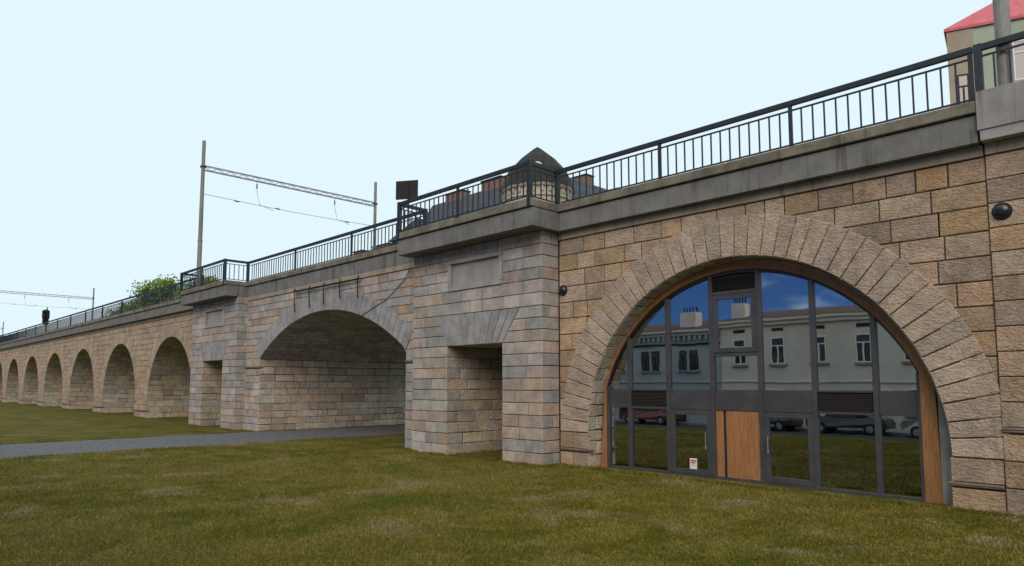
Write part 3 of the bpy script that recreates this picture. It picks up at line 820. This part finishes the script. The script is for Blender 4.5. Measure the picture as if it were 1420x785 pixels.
# bird-spike style bracket and cable on the middle arch
t = thing('cable_rack', 'black iron rod rack with hanging prongs under the deck above the middle arch', 'bracket', (-31.5, YM-.1, 7.8))
mb = MB()
for q in (0, .10): mb.tube((-34.9, YM-.12-q, 7.83), (-28.3, YM-.12-q, 7.83), .032, M['iron'], n=6)
for i in range(24): x = -34.8+i*.28; mb.tube((x, YM-.12, 7.84), (x, YM-.23, 7.80), .012, M['iron'], n=5)
mb.build('rod', t)
for x, dz in ((-34.85, .95), (-33.2, .85), (-31.7, .8), (-30.1, .62), (-28.45, .75)):
    mb = MB(); mb.path([(x, YM-.14, 7.99), (x+.02, YM-.22, 7.83), (x-.08, YM-.14, 7.83-dz)],   .03, M['iron'], 6); mb.tube((x-.08, YM-.14, 7.83-dz), (x-.08, YM-.13, 7.83-dz-.16), .032, M['iron'], n=6); mb.build('prong', t)
rel(t)
t = MB(); t.path([(-24.35, YM-.07, 7.82), (-24.9, YM-.05, 7.35), (-26.2, YM-.04, 6.65), (-28.5, YM-.05, 5.98)], .016, M['iron'], 5)
setp(t.build('cable'), 'thin black cable slanting down across the grey middle arch ring', 'cable')

# ------------------------------------------------------------------ catenary portals
def portal(X, Y0, Y1, label, zbase=9.06):
    t = thing('catenary_portal', label, 'catenary portal', (X, Y0, zbase), 'catenary portals spanning the tracks')
    for y in (Y0, Y1):
        mb = MB(); mb.tube((X, y, zbase-.02), (X, y, 12.5), .155, M['galv'], r1=.145, n=14); mb.tube((X, y, 12.5), (X, y, 16), .14, M['galv'], r1=.13, n=14); mb.tube((X, y, 16), (X, y, 19.5), .125, M['galv'], r1=.115, n=14)
        mb.lathe([(.17, 0), (.17, .05), (.145, .06)], (X, y, 12.47), M['galv'], 14); mb.bbox(X-.25, X+.25, y-.25, y+.25, zbase-.01, zbase+.04, M['galv'], .01)
        mb.lathe([(.21, 0), (.21, .08)], (X, y, 17.62), M['iron'], 12)
        mb.build('mast', t, smooth=False)
    mb = MB(); g_ = M['galv']; w = .22
    for dx in (-w/2, w/2):
        for dz in (0, .30): mb.tube((X+dx, Y0+.1, 17.45+dz), (X+dx, Y1-.1, 17.45+dz), .028, g_, n=6)
    n = 30
    for i in range(n):
        y0 = Y0+.1+(Y1-Y0-.2)*i/n; y1 = Y0+.1+(Y1-Y0-.2)*(i+1)/n
        for dx in (-w/2, w/2): mb.tube((X+dx, y0, 17.45 if i % 2 else 17.75), (X+dx, y1, 17.75 if i % 2 else 17.45), .016, g_, n=5)
        mb.tube((X-w/2, y0, 17.45), (X+w/2, y0, 17.45), .014, g_, n=4)
    mb.build('lattice_beam', t)
    for f in (.275, .73):
        y = Y0+(Y1-Y0)*f
        mb = MB(); mb.tube((X, y, 17.45), (X, y, 17.25), .015, M['iron'], n=5)
        for q in range(5): mb.lathe([(.03, 0), (.075, .025), (.03, .05)], (X, y, 16.9+q*.07), M['iron'], 8)
        mb.path([(X, y, 16.9), (X, y+.08, 16.4), (X, y+.25, 15.75)], .012, M['iron'], 5)
        mb.path([(X, y+.25, 15.75), (X+.25, y+.9, 15.52), (X, y+1.3, 15.5)], .014, M['iron'], 5); mb.build('insulator_string', t)
    mb = MB(); N = 16; mb.path([(X, Y0+(Y1-Y0)*i/N, 15.78-.10*math.sin(math.pi*i/N)) for i in range(N+1)], .016, M['iron'], 5)
    for f in (.16, .38, .80): y = Y0+(Y1-Y0)*f; mb.tube((X, y, 15.71), (X, y+.35, 15.69), .045, M['iron'], n=6)
    mb.build('cross_wire', t); rel(t); return t
portal(-47.6, 16.97, 30.85, 'tall grey catenary portal standing on the farther pier balcony')
portal(-135.8, 17.2, 30.85, 'distant catenary portal above the small arches at the left edge', 9.06)
portal(-2.72, 17.95, 31.2, 'thick grey catenary mast on the concrete parapet block at the right edge', 9.235)
portal(-228, 17.2, 30.85, 'farthest small catenary mast just above the railing at the far left', 9.06)
mb = MB(); mb.box(-300, -158, 17.6, YB, -.2, 9.05, M['mortar']); 
eb = mb.build('embankment'); setp(eb, kind='structure')

# contact wires are not legible in the photo except at the portals
# black sign board on a pole
t = thing('sign_board', 'black blank sign board on a thin pole behind the railing left of the nearer balcony', 'sign', (-30.9, 22.0, 9.1))
mb = MB(); mb.tube((-30.62, 22, 9.1), (-30.62, 22, 14.0), .05, M['iron'], n=8); mb.build('pole', t)
mb = MB(); rot = Matrix.Rotation(R(32), 3, 'Z'); mb.box(-31.4, -30.1, 21.93, 21.99, 13.05, 14.1, M['iron'], rot, (-30.75, 22, 13.5)); mb.build('board', t)
mb = MB(); mb.box(-30.95, -30.3, 21.99, 22.2, 12.6, 12.65, M['iron'], rot, (-30.62, 22, 12.6)); mb.build('bracket', t); rel(t)
# railway signal
t = thing('railway_signal', 'small dark two-headed railway signal above the deck at the far left', 'signal', (-104.5, 18.6, 9.1))
X, Y = -104.5, 18.6
mb = MB(); mb.tube((X, Y, 9.05), (X, Y, 12.6), .07, M['iron'], n=8); mb.build('post', t)
for z, h, w in ((11.65, 1.1, .42), (10.75, .7, .36)):
    mb = MB(); mb.lathe([(0, h/2+w*.3), (w*.6, h/2+w*.15), (w, h/2-.05), (w, -h/2+.05), (w*.6, -h/2-w*.1), (0, -h/2-w*.15)], (0, 0, 0), M['iron'], 12); o = mb.build('signal_head', t); 
    o.data.transform(Matrix.Translation((X, Y-.1, z)))
    for q in (-.25, .2): mb = MB(); mb.tube((X+.3, Y-.2, z+q*h), (X+.62, Y-.3, z+q*h-.03), .12, M['iron'], n=10, cap=False); mb.build('hood', o)
rel(t)
for ch in t.children:
    for g2 in ch.children: g2.data.transform(Matrix.Translation(-t.location))

# ------------------------------------------------------------------ buildings behind
def wall_window(par, mbs, fx, z0, z1, s0, s1, frame_m, origin, d, nrm, sill=None, mull=True, depth=.12):
    """window on a facade: origin + d*s, facing nrm"""
    def P(s, z, o): q = origin+d*s+nrm*o; return (q.x, q.y, z)
    def bx(s0, s1, z0, z1, o0, o1, m, mb):
        V = [P(s, z, o) for z in (z0, z1) for o in (o0, o1) for s in (s0, s1)]
        mb.poly(V, [(0, 2, 3, 1), (4, 5, 7, 6), (0, 1, 5, 4), (2, 6, 7, 3), (0, 4, 6, 2), (1, 3, 7, 5)], m)
    mb = MB(); w = .07
    bx(s0, s1, z0, z0+w, .005, .05, frame_m, mb); bx(s0, s1, z1-w, z1, .005, .05, frame_m, mb)
    bx(s0, s0+w, z0+w, z1-w, .005, .05, frame_m, mb); bx(s1-w, s1, z0+w, z1-w, .005, .05, frame_m, mb)
    if mull:
        m_ = (s0+s1)/2; zt = z0+(z1-z0)*.68; bx(m_-.04, m_+.04, z0+w, zt, .01, .06, frame_m, mb); bx(s0+w, s1-w, zt, zt+.07, .01, .06, frame_m, mb)
    f = mb.build('window', par); mb = MB(); bx(s0+w*.5, s1-w*.5, z0+w*.5, z1-w*.5, .004, .02, M['pane'], mb); mb.build('pane', f)
    if sill: mb = MB(); bx(s0-.12, s1+.12, z0-.14, z0-.02, 0, .16, sill, mb); mb.build('sill', f)
    return f
def rel2(t):
    rel(t)
    for ch in t.children:
        for g2 in ch.children: g2.data.transform(Matrix.Translation(-t.location))
# corner house with turret
CX, CY = -39.6, 42.0
t = thing('corner_house', 'slate-roofed corner house with a round cream turret and brick chimneys behind the viaduct', 'building', (CX, CY, 0))
mb = MB(); ez = 18.3
mb.box(-55.6, CX, CY+.6, CY+12, 0, ez, M['cream']); mb.box(CX-12, CX+.0, CY+12, CY+34, 0, ez-.001, M['cream']); mb.box(-55.6, CX+.3, CY+.3, CY+.6, ez-.7, ez+.25, M['cream']); mb.build('wall', t)
def mansard(mb, x0, x1, y0, y1, z0, z1, z2, ins, mat, rise=1.2):
    cx0, cx1, cy0, cy1 = x0+ins, x1-ins, y0+ins, y1-ins; my = (y0+y1)/2; mx_ = (x0+x1)/2
    V = [(x0, y0, z0), (x1, y0, z0), (x1, y1, z0), (x0, y1, z0), (cx0, cy0, z1), (cx1, cy0, z1), (cx1, cy1, z1), (cx0, cy1, z1)]
    if (x1-x0) > (y1-y0): V += [(cx0+3, my, z2), (cx1-3, my, z2)]; top = [(4, 5, 9, 8), (5, 6, 9), (6, 7, 8, 9), (7, 4, 8)]
    else: V += [(mx_, cy0+3, z2), (mx_, cy1-3, z2)]; top = [(4, 5, 8), (5, 6, 9, 8), (6, 7, 9), (7, 4, 8, 9)]
    mb.poly(V, [(0, 1, 5, 4), (1, 2, 6, 5), (2, 3, 7, 6), (3, 0, 4, 7), (3, 2, 1, 0)]+top, mat)
mb = MB(); mansard(mb, -57.3, CX+1.5, CY, CY+12, ez+.2, 21.4, 22.6, 1.3, M['slate']); mansard(mb, CX-10, CX+1.5, CY+3, CY+34, ez+.21, 21.2, 22.4, 1.3, M['slate']); rf = mb.build('roof', t)
mb = MB(); mb.box(-57.3, CX+1.6, CY-.15, CY+.3, ez-.15, ez+.28, M['tile']) if 'tile' in M else mb.box(-57.4, CX+1.6, CY-.2, CY+.3, ez-.1, ez+.3, M['brown_roof']); mb.build('gutter', t)
def chimney(x0, x1, y0, y1, z0, z1, par):
    mb = MB(); mb.box(x0, x1, y0, y1, z0, z1, M['brick']); mb.bbox(x0-.08, x1+.08, y0-.08, y1+.08, z1, z1+.12, M['dark'], .02)
    n = max(1, int((x1-x0)/.7))
    for i in range(n): c = x0+(x1-x0)*(i+.5)/n; mb.tube((c, (y0+y1)/2, z1+.12), (c, (y0+y1)/2, z1+.2), .12, M['dark'], n=8)
    return mb.build('chimney', par)
chimney(-53.7, -51.0, CY+1.2, CY+2.2, 20.5, 22.0, t); chimney(-48.2, -45.5, CY+1.2, CY+2.2, 20.5, 22.2, t)
chimney(-42.9, -40.3, 49.5, 50.6, 18, 22.6, t); chimney(-43.6, -41.4, 56, 57, 18, 22.8, t)
R0 = 2.85
mb = MB(); mb.lathe([(R0-.15, 0), (R0-.15, 17.3), (R0, 17.35), (R0, 18.2), (R0+.12, 18.25), (R0+.12, 18.4), (R0, 18.42), (R0, 18.95), (R0+.2, 19.05), (R0+.28, 19.2), (R0+.28, 19.3), (0, 19.3)], (CX, CY, 0), M['cream'], 36)
for i in range(28):
    a = 2*math.pi*i/28; c = Vector((CX+(R0+.06)*math.cos(a), CY+(R0+.06)*math.sin(a), 18.75)); mb.box(c.x-.08, c.x+.08, c.y-.08, c.y+.08, 18.6, 18.98, M['cream'], Matrix.Rotation(a, 3, 'Z'))
mb.build('turret', t)
mb = MB(); mb.lathe([(R0+.40, 19.28), (R0+.36, 19.36), (R0+.10, 20.0), (R0-.28, 20.9), (1.55, 22.05), (.35, 23.05), (.10, 23.2), (0, 23.3)], (CX, CY, 0), M['turret'], 14); tr_ = mb.build('turret_roof', t)
mb = MB()
dv = Vector((-CX, -CY, 0)).normalized(); dc = Vector((CX, CY, 0))+dv*2.35; mb.lathe([(.42, 0), (.42, .12), (.3, .14)], (0, 0, 0), M['white'], 14); o = mb.build('dormer', tr_)
o.data.transform(Matrix.Translation((dc.x, dc.y, 20.75)) @ dv.to_track_quat('Z', 'Y').to_matrix().to_4x4())
for i in range(9): wall_window(t, None, None, 15, 16.8, 1.2+i*1.7, 2.2+i*1.7, M['white'], Vector((-55.6, CY+.6, 0)), Vector((1, 0, 0)), Vector((0, -1, 0)))
rel2(t)
# house further left: only its chimneys and gable clear the parapet
t = thing('terrace_house', 'low house whose brick chimneys just show above the middle railing', 'building', (-66, 44, 0))
mb = MB(); mb.box(-72, -58.2, 42.5, 53, 0, 16.4, M['cream']); mb.build('wall', t)
mb = MB(); mb.poly([(-72.3, 42, 16.4), (-58, 42, 16.4), (-58, 53.5, 16.4), (-72.3, 53.5, 16.4), (-72.3, 47.7, 17.4), (-58, 47.7, 17.4)], [(0, 1, 5, 4), (3, 4, 5, 2), (0, 4, 3), (1, 2, 5)], M['brown_roof']); mb.build('roof', t)
chimney(-70.2, -68.3, 42.6, 43.6, 16, 18.25, t); chimney(-66.2, -62.9, 42.6, 43.6, 16, 18.3, t)
mb = MB(); mb.box(-61.8, -58.2, 42.4, 45, 16, 18.3, M['beige_plaster']); mb.poly([(-62.2, 42.0, 18.3), (-57.6, 42.0, 18.3), (-57.6, 45.4, 18.3), (-62.2, 45.4, 18.3), (-57.8, 42.6, 20.3), (-57.8, 45.0, 20.3)], [(0, 1, 4), (0, 4, 5, 3), (2, 3, 5), (1, 2, 5, 4)], M['slate'])
mb.box(-61.6, -59.7, 42.35, 42.4, 16.5, 18.1, M['dark']); mb.build('dormer', t); rel2(t)
# house with red roof at the right
A0 = Vector((-8.45, 40.0, 0)); d = Vector((.94, .342, 0)).normalized(); nr = Vector((d.y, -d.x, 0)); bk = Vector((-.16, .987, 0))
t = thing('red_roofed_house', 'pale green house with a red hipped roof beyond the right end of the viaduct', 'building', tuple(A0))
mb = MB(); L_, D_ = 22, 12; zt = 21.0
P = [A0, A0+d*L_, A0+d*L_+bk*D_, A0+bk*D_]
mb.poly([(p.x, p.y, 0) for p in P]+[(p.x, p.y, zt) for p in P], [(0, 1, 5, 4), (1, 2, 6, 5), (2, 3, 7, 6), (3, 0, 4, 7)], M['green_plaster']); mb.build('wall', t)
mb = MB(); q0 = A0+nr*.05; q1 = A0+d*1.15+nr*.05
mb.poly([(q0.x, q0.y, 0), (q1.x, q1.y, 0), (q1.x, q1.y, zt-.02), (q0.x, q0.y, zt-.02), (A0.x, A0.y, 0), (A0.x, A0.y, zt-.02), (q1.x-nr.x*.05, q1.y-nr.y*.05, 0), (q1.x-nr.x*.05, q1.y-nr.y*.05, zt-.02)], [(0, 1, 2, 3), (1, 6, 7, 2), (4, 0, 3, 5)], M['beige_plaster']); mb.build('corner_pilaster', t)
mb = MB(); e = .12; E_ = [A0-d*e+nr*e, A0+d*(L_+e)+nr*e, A0+d*(L_+e)+bk*(D_+e), A0-d*e+bk*(D_+e)]; r0_ = A0+d*6+bk*6; r1_ = A0+d*(L_-6)+bk*6
mb.poly([(p.x, p.y, zt) for p in E_]+[(p.x, p.y, zt+.14) for p in E_]+[(r0_.x, r0_.y, zt+5.6), (r1_.x, r1_.y, zt+5.6)], [(0, 1, 5, 4), (1, 2, 6, 5), (2, 3, 7, 6), (3, 0, 4, 7), (4, 5, 9, 8), (5, 6, 9), (6, 7, 8, 9), (7, 4, 8), (3, 2, 1, 0)], M['red_roof']); mb.build('roof', t)
mb = MB(); q0 = A0+d*1.2+nr*.12; q1 = A0+d*L_+nr*.12; mb.poly([(q0.x, q0.y, 17.55), (q1.x, q1.y, 17.55), (q1.x, q1.y, 17.7), (q0.x, q0.y, 17.7), (q0.x-nr.x*.12, q0.y-nr.y*.12, 17.75), (q1.x-nr.x*.12, q1.y-nr.y*.12, 17.75)], [(0, 1, 2, 3), (3, 2, 5, 4)], M['cream']); mb.build('ledge', t)
for s_ in (2.75, 5.6, 8.6):
    for z_ in (17.85, 14.0): wall_window(t, None, None, z_, z_+2.05, s_, s_+1.4, M['white'], A0, d, nr, M['cream'])
wall_window(t, None, None, 16.5, 18.6, .35, .85, M['dark'], A0+nr*.05, d, nr)
rel2(t)

# ------------------------------------------------------------------ trees beyond the viaduct
def tree(x, y, h, r, label, seed, n=9000, group='trees beyond the viaduct'):
    rnd = random.Random(seed); t = thing('broadleaf_tree', label, 'tree', (x, y, 0), group)
    mb = MB(); mb.tube((0, 0, -.1), (.2, .1, h*.3), .45, M['bark'], r1=.32, n=10); mb.tube((.2, .1, h*.3), (0, .3, h*.7), .32, M['bark'], r1=.12, n=8); trunk = mb.build('trunk', t)
    clumps = []
    for i in range(46):
        a = rnd.uniform(0, 2*math.pi); zz = rnd.uniform(-.62, 1); rr = math.sqrt(max(0, 1-zz*zz))*rnd.uniform(.45, 1.0)
        c = Vector((math.cos(a)*rr*r, math.sin(a)*rr*r, h-r*.80+zz*r*.72)); clumps.append((c, rnd.uniform(.16, .30)*r))
    mb = MB()
    for c, q in clumps[:16]:
        s = Vector((.1, .2, h*rnd.uniform(.3, .55))); m_ = (s+c)/2+Vector((0, 0, -.3)); mb.tube(s, m_, .13, M['bark'], r1=.08, n=6); mb.tube(m_, c, .08, M['bark'], r1=.03, n=6)
    mb.build('limbs', t)
    rs = np.random.RandomState(seed); V = []; Fc = []; Cc = []
    for i in range(n):
        c, q = clumps[rs.randint(len(clumps))]; dv = rs.normal(size=3); dv /= np.linalg.norm(dv); p = np.array(c)+dv*q*(rs.uniform(.35, 1.15)); p[2] -= abs(rs.normal())*.1
        a = rs.normal(size=3); a /= np.linalg.norm(a); b = np.cross(a, rs.normal(size=3)); b /= np.linalg.norm(b); s = rs.uniform(.13, .26)
        k0 = len(V); V += [tuple(p-a*s), tuple(p+b*s*.55), tuple(p+a*s), tuple(p-b*s*.55)]; Fc.append((k0, k0+1, k0+2, k0+3)); f = rs.uniform(.75, 1.3)
        Cc.append((.19*f, .28*f*rs.uniform(.9, 1.1), .04*f, 1))
    me = bpy.data.meshes.new('crown'); me.from_pydata(V, [], Fc); me.materials.append(M['leaf']); at = me.attributes.new('leaf_col', 'FLOAT_COLOR', 'FACE'); at.data.foreach_set('color', np.array(Cc, dtype=np.float32).ravel())
    o = bpy.data.objects.new('crown', me); COL.objects.link(o); o.parent = t
    return t
tree(-111.5, 36, 18.0, 7.4, 'tall bright green tree rising above the railing just left of the farther balcony', 3, 30000)
tree(-101.5, 38, 17.6, 5.4, 'green tree partly hidden by the farther balcony and its mast', 4, 20000)
tree(-127.0, 36, 16.2, 6.6, 'lower green tree at the left end of the clump beyond the railing', 5, 20000)

# ------------------------------------------------------------------ street behind the camera, seen reflected in the shopfront
def facade(name, label, x0, x1, Y, H_, wallm, roofm, wins, attic, doors, dentil, chims):
    t = thing(name, label, 'building', (x0, Y, 0)); d = Vector((1, 0, 0)); nr = Vector((0, 1, 0)); o = Vector((0, Y, 0))
    mb = MB(); mb.box(x0, x1, Y-10, Y, 0, H_, wallm); mb.build('wall', t)
    mb = MB(); mb.bbox(x0, x1, Y, Y+.34, H_-.18, H_+.05, M['white_plaster'], .03); mb.bbox(x0, x1, Y, Y+.20, H_-.42, H_-.18, wallm, .02)
    if dentil:
        x = x0+.2
        while x < x1-.3: mb.box(x, x+.16, Y, Y+.24, H_-.72, H_-.44, wallm); x += .42
        mb.bbox(x0, x1, Y, Y+.10, H_-1.05, H_-.93, M['dark'], .01)
    mb.bbox(x0, x1, Y, Y+.09, 2.86, 2.98, wallm, .02); mb.build('cornice', t)
    mb = MB(); mb.poly([(x0, Y+.38, H_+.05), (x1, Y+.38, H_+.05), (x1, Y-5, H_+1.0), (x0, Y-5, H_+1.0), (x0, Y-10.3, H_+.05), (x1, Y-10.3, H_+.05)], [(0, 1, 2, 3), (3, 2, 5, 4), (0, 3, 4), (1, 5, 2)], roofm); mb.build('roof', t)
    for (a, b, z0, z1, fr) in wins: wall_window(t, None, None, z0, z1, a, b, fr, o, d, nr, M['kerb'])
    mb = MB()
    for a, b in attic: mb.box(a, b, Y, Y+.015, H_-.85, H_-.62, M['dark'])
    if attic: mb.build('attic_vents', t)
    for a, b in doors:
        mb = MB(); c = (a+b)/2; w = (b-a)/2; pts = [(a, 0.02), (b, .02)]+[(c+w*math.cos(q*math.pi/10), 1.55+w*math.sin(q*math.pi/10)) for q in range(11)]
        n = len(pts); mb.poly([(x, Y+.03, z) for x, z in pts]+[(x, Y, z) for x, z in pts], [tuple(range(n))]+[(i, (i+1) % n, n+(i+1) % n, n+i) for i in range(n)], M['dark']); mb.build('arched_door', t)
    for x, y, w in chims:
        mb = MB(); mb.box(x, x+w, y, y+.8, H_+.2, H_+1.35, M['white_plaster']); 
        for i in range(5): mb.tube((x+w*(i+.5)/5, y+.4, H_+1.35), (x+w*(i+.5)/5, y+.4, H_+1.75), .05, M['iron'], n=6)
        mb.build('chimney', t)
    rel2(t); return t
FYr = -5.0
FA = facade('street_house', 'beige two-storey house across the street reflected in the right half of the shopfront', -23.0, 6, FYr, 6.95, M['white_plaster'], M['brown_roof'],
       [(-16.95+2.55*i, -16.08+2.55*i, 4.05, 5.7, M['white']) for i in range(-2, 8)]+[(-16.95+2.55*i, -16.08+2.55*i, 1.1, 2.5, M['white']) for i in range(2, 8)],
       [(-16.9+2.55*i, -16.1+2.55*i) for i in range(-2, 8)], [(-21.7, -20.6), (-18.8, -17.7)], False, [(-22.9, FYr-2.2, 1.0), (-10, FYr-2.5, 1.2)])
facade('street_house', 'blue-grey house with dentilled cornice across the street reflected in the left half of the shopfront', -52, -23.02, FYr, 6.55, M['blue_plaster'], M['brown_roof'],
       [(x, x+.62, 3.75, 5.15, M['dark']) for q in range(9) for x in (-25.35-3.15*q, -26.25-3.15*q)], [], [(-31.5-5*i, -30.3-5*i) for i in range(4)]+[(-26.9, -25.7)], True, [(-26.6, FYr-1.6, 1.3), (-38, FYr-2, 1.3)])
# wall posters on the street house
def poster(x, z, w, h, label, mt):
    t = thing('poster', label, 'poster', (x, FYr+.03, z)); mb = MB(); mb.bbox(x, x+w, FYr+.012, FYr+.05, z, z+h, M['white'], .01); mb.build('board', t)
    mb = MB()
    if mt == 'red':
        c = (x+w/2, z+h*.68); s = w*.16; mb.box(c[0]-s*.4, c[0]+s*.4, FYr+.052, FYr+.056, c[1]-s, c[1]+s, M['red']); mb.box(c[0]-s, c[0]+s, FYr+.057, FYr+.060, c[1]-s*.4, c[1]+s*.4, M['red'])
    else: mb.lathe([(w*.30, 0), (0, .005)], (0, 0, 0), M['blueink' if mt == 'blue' else 'dark'], 16); 
    o = mb.build('mark', t)
    if mt != 'red': o.data.transform(Matrix.Translation((x+w/2, FYr+.055, z+h*.55)) @ Matrix.Rotation(R(-90), 4, 'X'))
    rel(t); return t
poster(-13.6, 1.0, 1.1, 1.5, 'white poster with a red cross mark on the beige house across the street', 'red')
poster(-16.6, .9, 1.1, 1.5, 'white poster with a dark round motif on the beige house across the street', 'dark')
poster(-19.9, .95, 1.1, 1.5, 'white poster with a blue round motif on the beige house across the street', 'blue')
def car(x, y, paint, label):
    t = thing('parked_car', label, 'car', (x, y, 0), 'cars parked across the street')
    prof = [(-2.1, .35), (-2.15, .7), (-2.0, .88), (-1.2, .95), (-.75, 1.38), (.55, 1.43), (1.25, .98), (1.95, .85), (2.1, .65), (2.08, .35)]
    mb = MB(); n = len(prof); V = []
    for yy, sc in ((-.82, .0), (-.72, 1), (.72, 1), (.82, 0)):
        for px, pz in prof: V.append((px*(1 if sc else .99), yy if pz < .9 else yy*(.86 if sc else .8), pz))
    fs = []
    for j in range(3):
        for i in range(n-1): fs.append((j*n+i, j*n+i+1, (j+1)*n+i+1, (j+1)*n+i))
    fs += [tuple(range(n)), tuple(range(3*n, 4*n))[::-1]]; mb.poly(V, fs, paint); mb.build('body', t)
    mb = MB()
    for s in (-1, 1): mb.poly([(-.98, s*.712, .95), (-.62, s*.712, 1.30), (.5, s*.712, 1.34), (1.02, s*.712, .98)], [(0, 1, 2, 3)], M['pane'])
    mb.build('side_glass', t)
    for wx in (-1.35, 1.3):
        for s in (-1, 1):
            mb = MB(); mb.tube((wx, s*.62, .32), (wx, s*.84, .32), .32, M['tyre'], n=18); w_ = mb.build('wheel', t); mb = MB(); mb.tube((wx, s*.80, .32), (wx, s*.85, .32), .19, M['galv'], n=12); mb.build('rim', w_)
    return t
car(-9.4, -3.3, M['car_silver'], 'silver parked car reflected at the right end of the shopfront glass')
car(-14.3, -3.3, M['car_dark'], 'dark car parked at the kerb in front of the posters')
car(-19.3, -3.3, M['car_dark'], 'dark car parked beside the arched doors')
car(-27.5, -3.3, M['car_red'], 'dark red car parked before the blue-grey house')

# ------------------------------------------------------------------ short grass
rs = np.random.RandomState(11); NB = 420000
u = rs.uniform(size=NB); dist = 9.0*np.power(42/9.0, u)
ang = rs.uniform(R(-39), R(39), NB); head = math.atan2(F.y, F.x)
gx = dist*np.cos(head-ang); gy = dist*np.sin(head-ang)
keep = (gy < 17.6) & ~((gx > PX0+.02) & (gx < PX1-.02)) & ~((gy > 16.98) & (((gx > -23.5) & (gx < -15.8)) | ((gx > -48.8) & (gx < -41.2))))
gx, gy, dist = gx[keep], gy[keep], dist[keep]
# longer grass along the feet of the walls and the path edges
fr = []
def fringe(x0, y0, x1, y1, dens, spread):
    L_ = math.hypot(x1-x0, y1-y0); m = int(L_*dens); t_ = rs.uniform(size=m); clump = np.array([noise.noise(Vector((x0+(x1-x0)*a*1.0, y0+(y1-y0)*a, 3.3))*1.7) for a in t_])
    k_ = clump > rs.uniform(-.5, .3, m); t_ = t_[k_]; q = np.abs(rs.normal(0, abs(spread), len(t_)))*(1 if spread > 0 else -1)
    nx_, ny_ = (y1-y0)/L_, -(x1-x0)/L_; fr.append(np.stack([x0+(x1-x0)*t_+nx_*q, y0+(y1-y0)*t_+ny_*q], 1))
fringe(-15.9, 17.93, -2.5, 17.9, 900, .06); fringe(-23.35, 17.07, -21.07, 17.07, 900, .06); fringe(-17.92, 17.07, -15.9, 17.07, 900, .06); fringe(-15.9, 17.1, -15.9, 17.9, 900, .05)
fringe(-21.04, 17.1, -21.04, 22, 500, .05); fringe(-24.6, 17.68, -23.4, 17.68, 600, .06); fringe(-48.7, 17.06, -46.6, 17.06, 500, .07); fringe(-43.3, 17.06, -41.3, 17.06, 500, .07)
for A in aL[:5]: fringe(A.c-8.2, 17.94, A.c-5, 17.94, 350, .08)
for c_ in (PX0, PX1):
    for a_ in range(40): fringe(c_+wob(a_*.4+3, 1 if c_ < -35 else 9), a_*.4+3, c_+wob(a_*.4+3.4, 1 if c_ < -35 else 9), a_*.4+3.4, 160, .05 if c_ > -35 else -.05)
fr = np.concatenate(fr); nf = len(fr); gx = np.concatenate([fr[:, 0], gx]); gy = np.concatenate([fr[:, 1], gy]); dist = np.hypot(gx, gy); n = len(gx)
sc = .75+dist*.022; h = rs.uniform(.018, .045, n)*sc; h[:nf] = rs.uniform(.03, .13, nf); w = rs.uniform(.004, .008, n)*sc*1.2
a = rs.uniform(0, 2*np.pi, n); lean = rs.normal(0, .6, (n, 2))*h[:, None]
V = np.zeros((n, 3, 3), dtype=np.float32)
V[:, 0, 0] = gx-np.cos(a)*w; V[:, 0, 1] = gy-np.sin(a)*w; V[:, 1, 0] = gx+np.cos(a)*w; V[:, 1, 1] = gy+np.sin(a)*w
V[:, 2, 0] = gx+lean[:, 0]; V[:, 2, 1] = gy+lean[:, 1]; V[:, 2, 2] = h; V[:, :2, 2] = -.002
me = bpy.data.meshes.new('grass'); me.vertices.add(3*n); me.vertices.foreach_set('co', V.ravel()); me.loops.add(3*n); me.polygons.add(n)
me.loops.foreach_set('vertex_index', np.arange(3*n, dtype=np.int32)); me.polygons.foreach_set('loop_start', np.arange(0, 3*n, 3, dtype=np.int32)); me.polygons.foreach_set('loop_total', np.full(n, 3, dtype=np.int32))
me.materials.append(M['blade']); me.update(calc_edges=True)
at = me.attributes.new('leaf_col', 'FLOAT_COLOR', 'FACE'); f = rs.uniform(1.1, 2.25, n).astype(np.float32); cc = np.ones((n, 4), dtype=np.float32); cc[:, 0] = f*rs.uniform(.9, 1.2, n); cc[:, 1] = f; cc[:, 2] = f; at.data.foreach_set('color', cc.ravel())
go = bpy.data.objects.new('grass', me); COL.objects.link(go); setp(go, kind='stuff'); go['label'] = 'short mown olive green grass in front of the viaduct'; go['category'] = 'grass'
cleanup_rel()
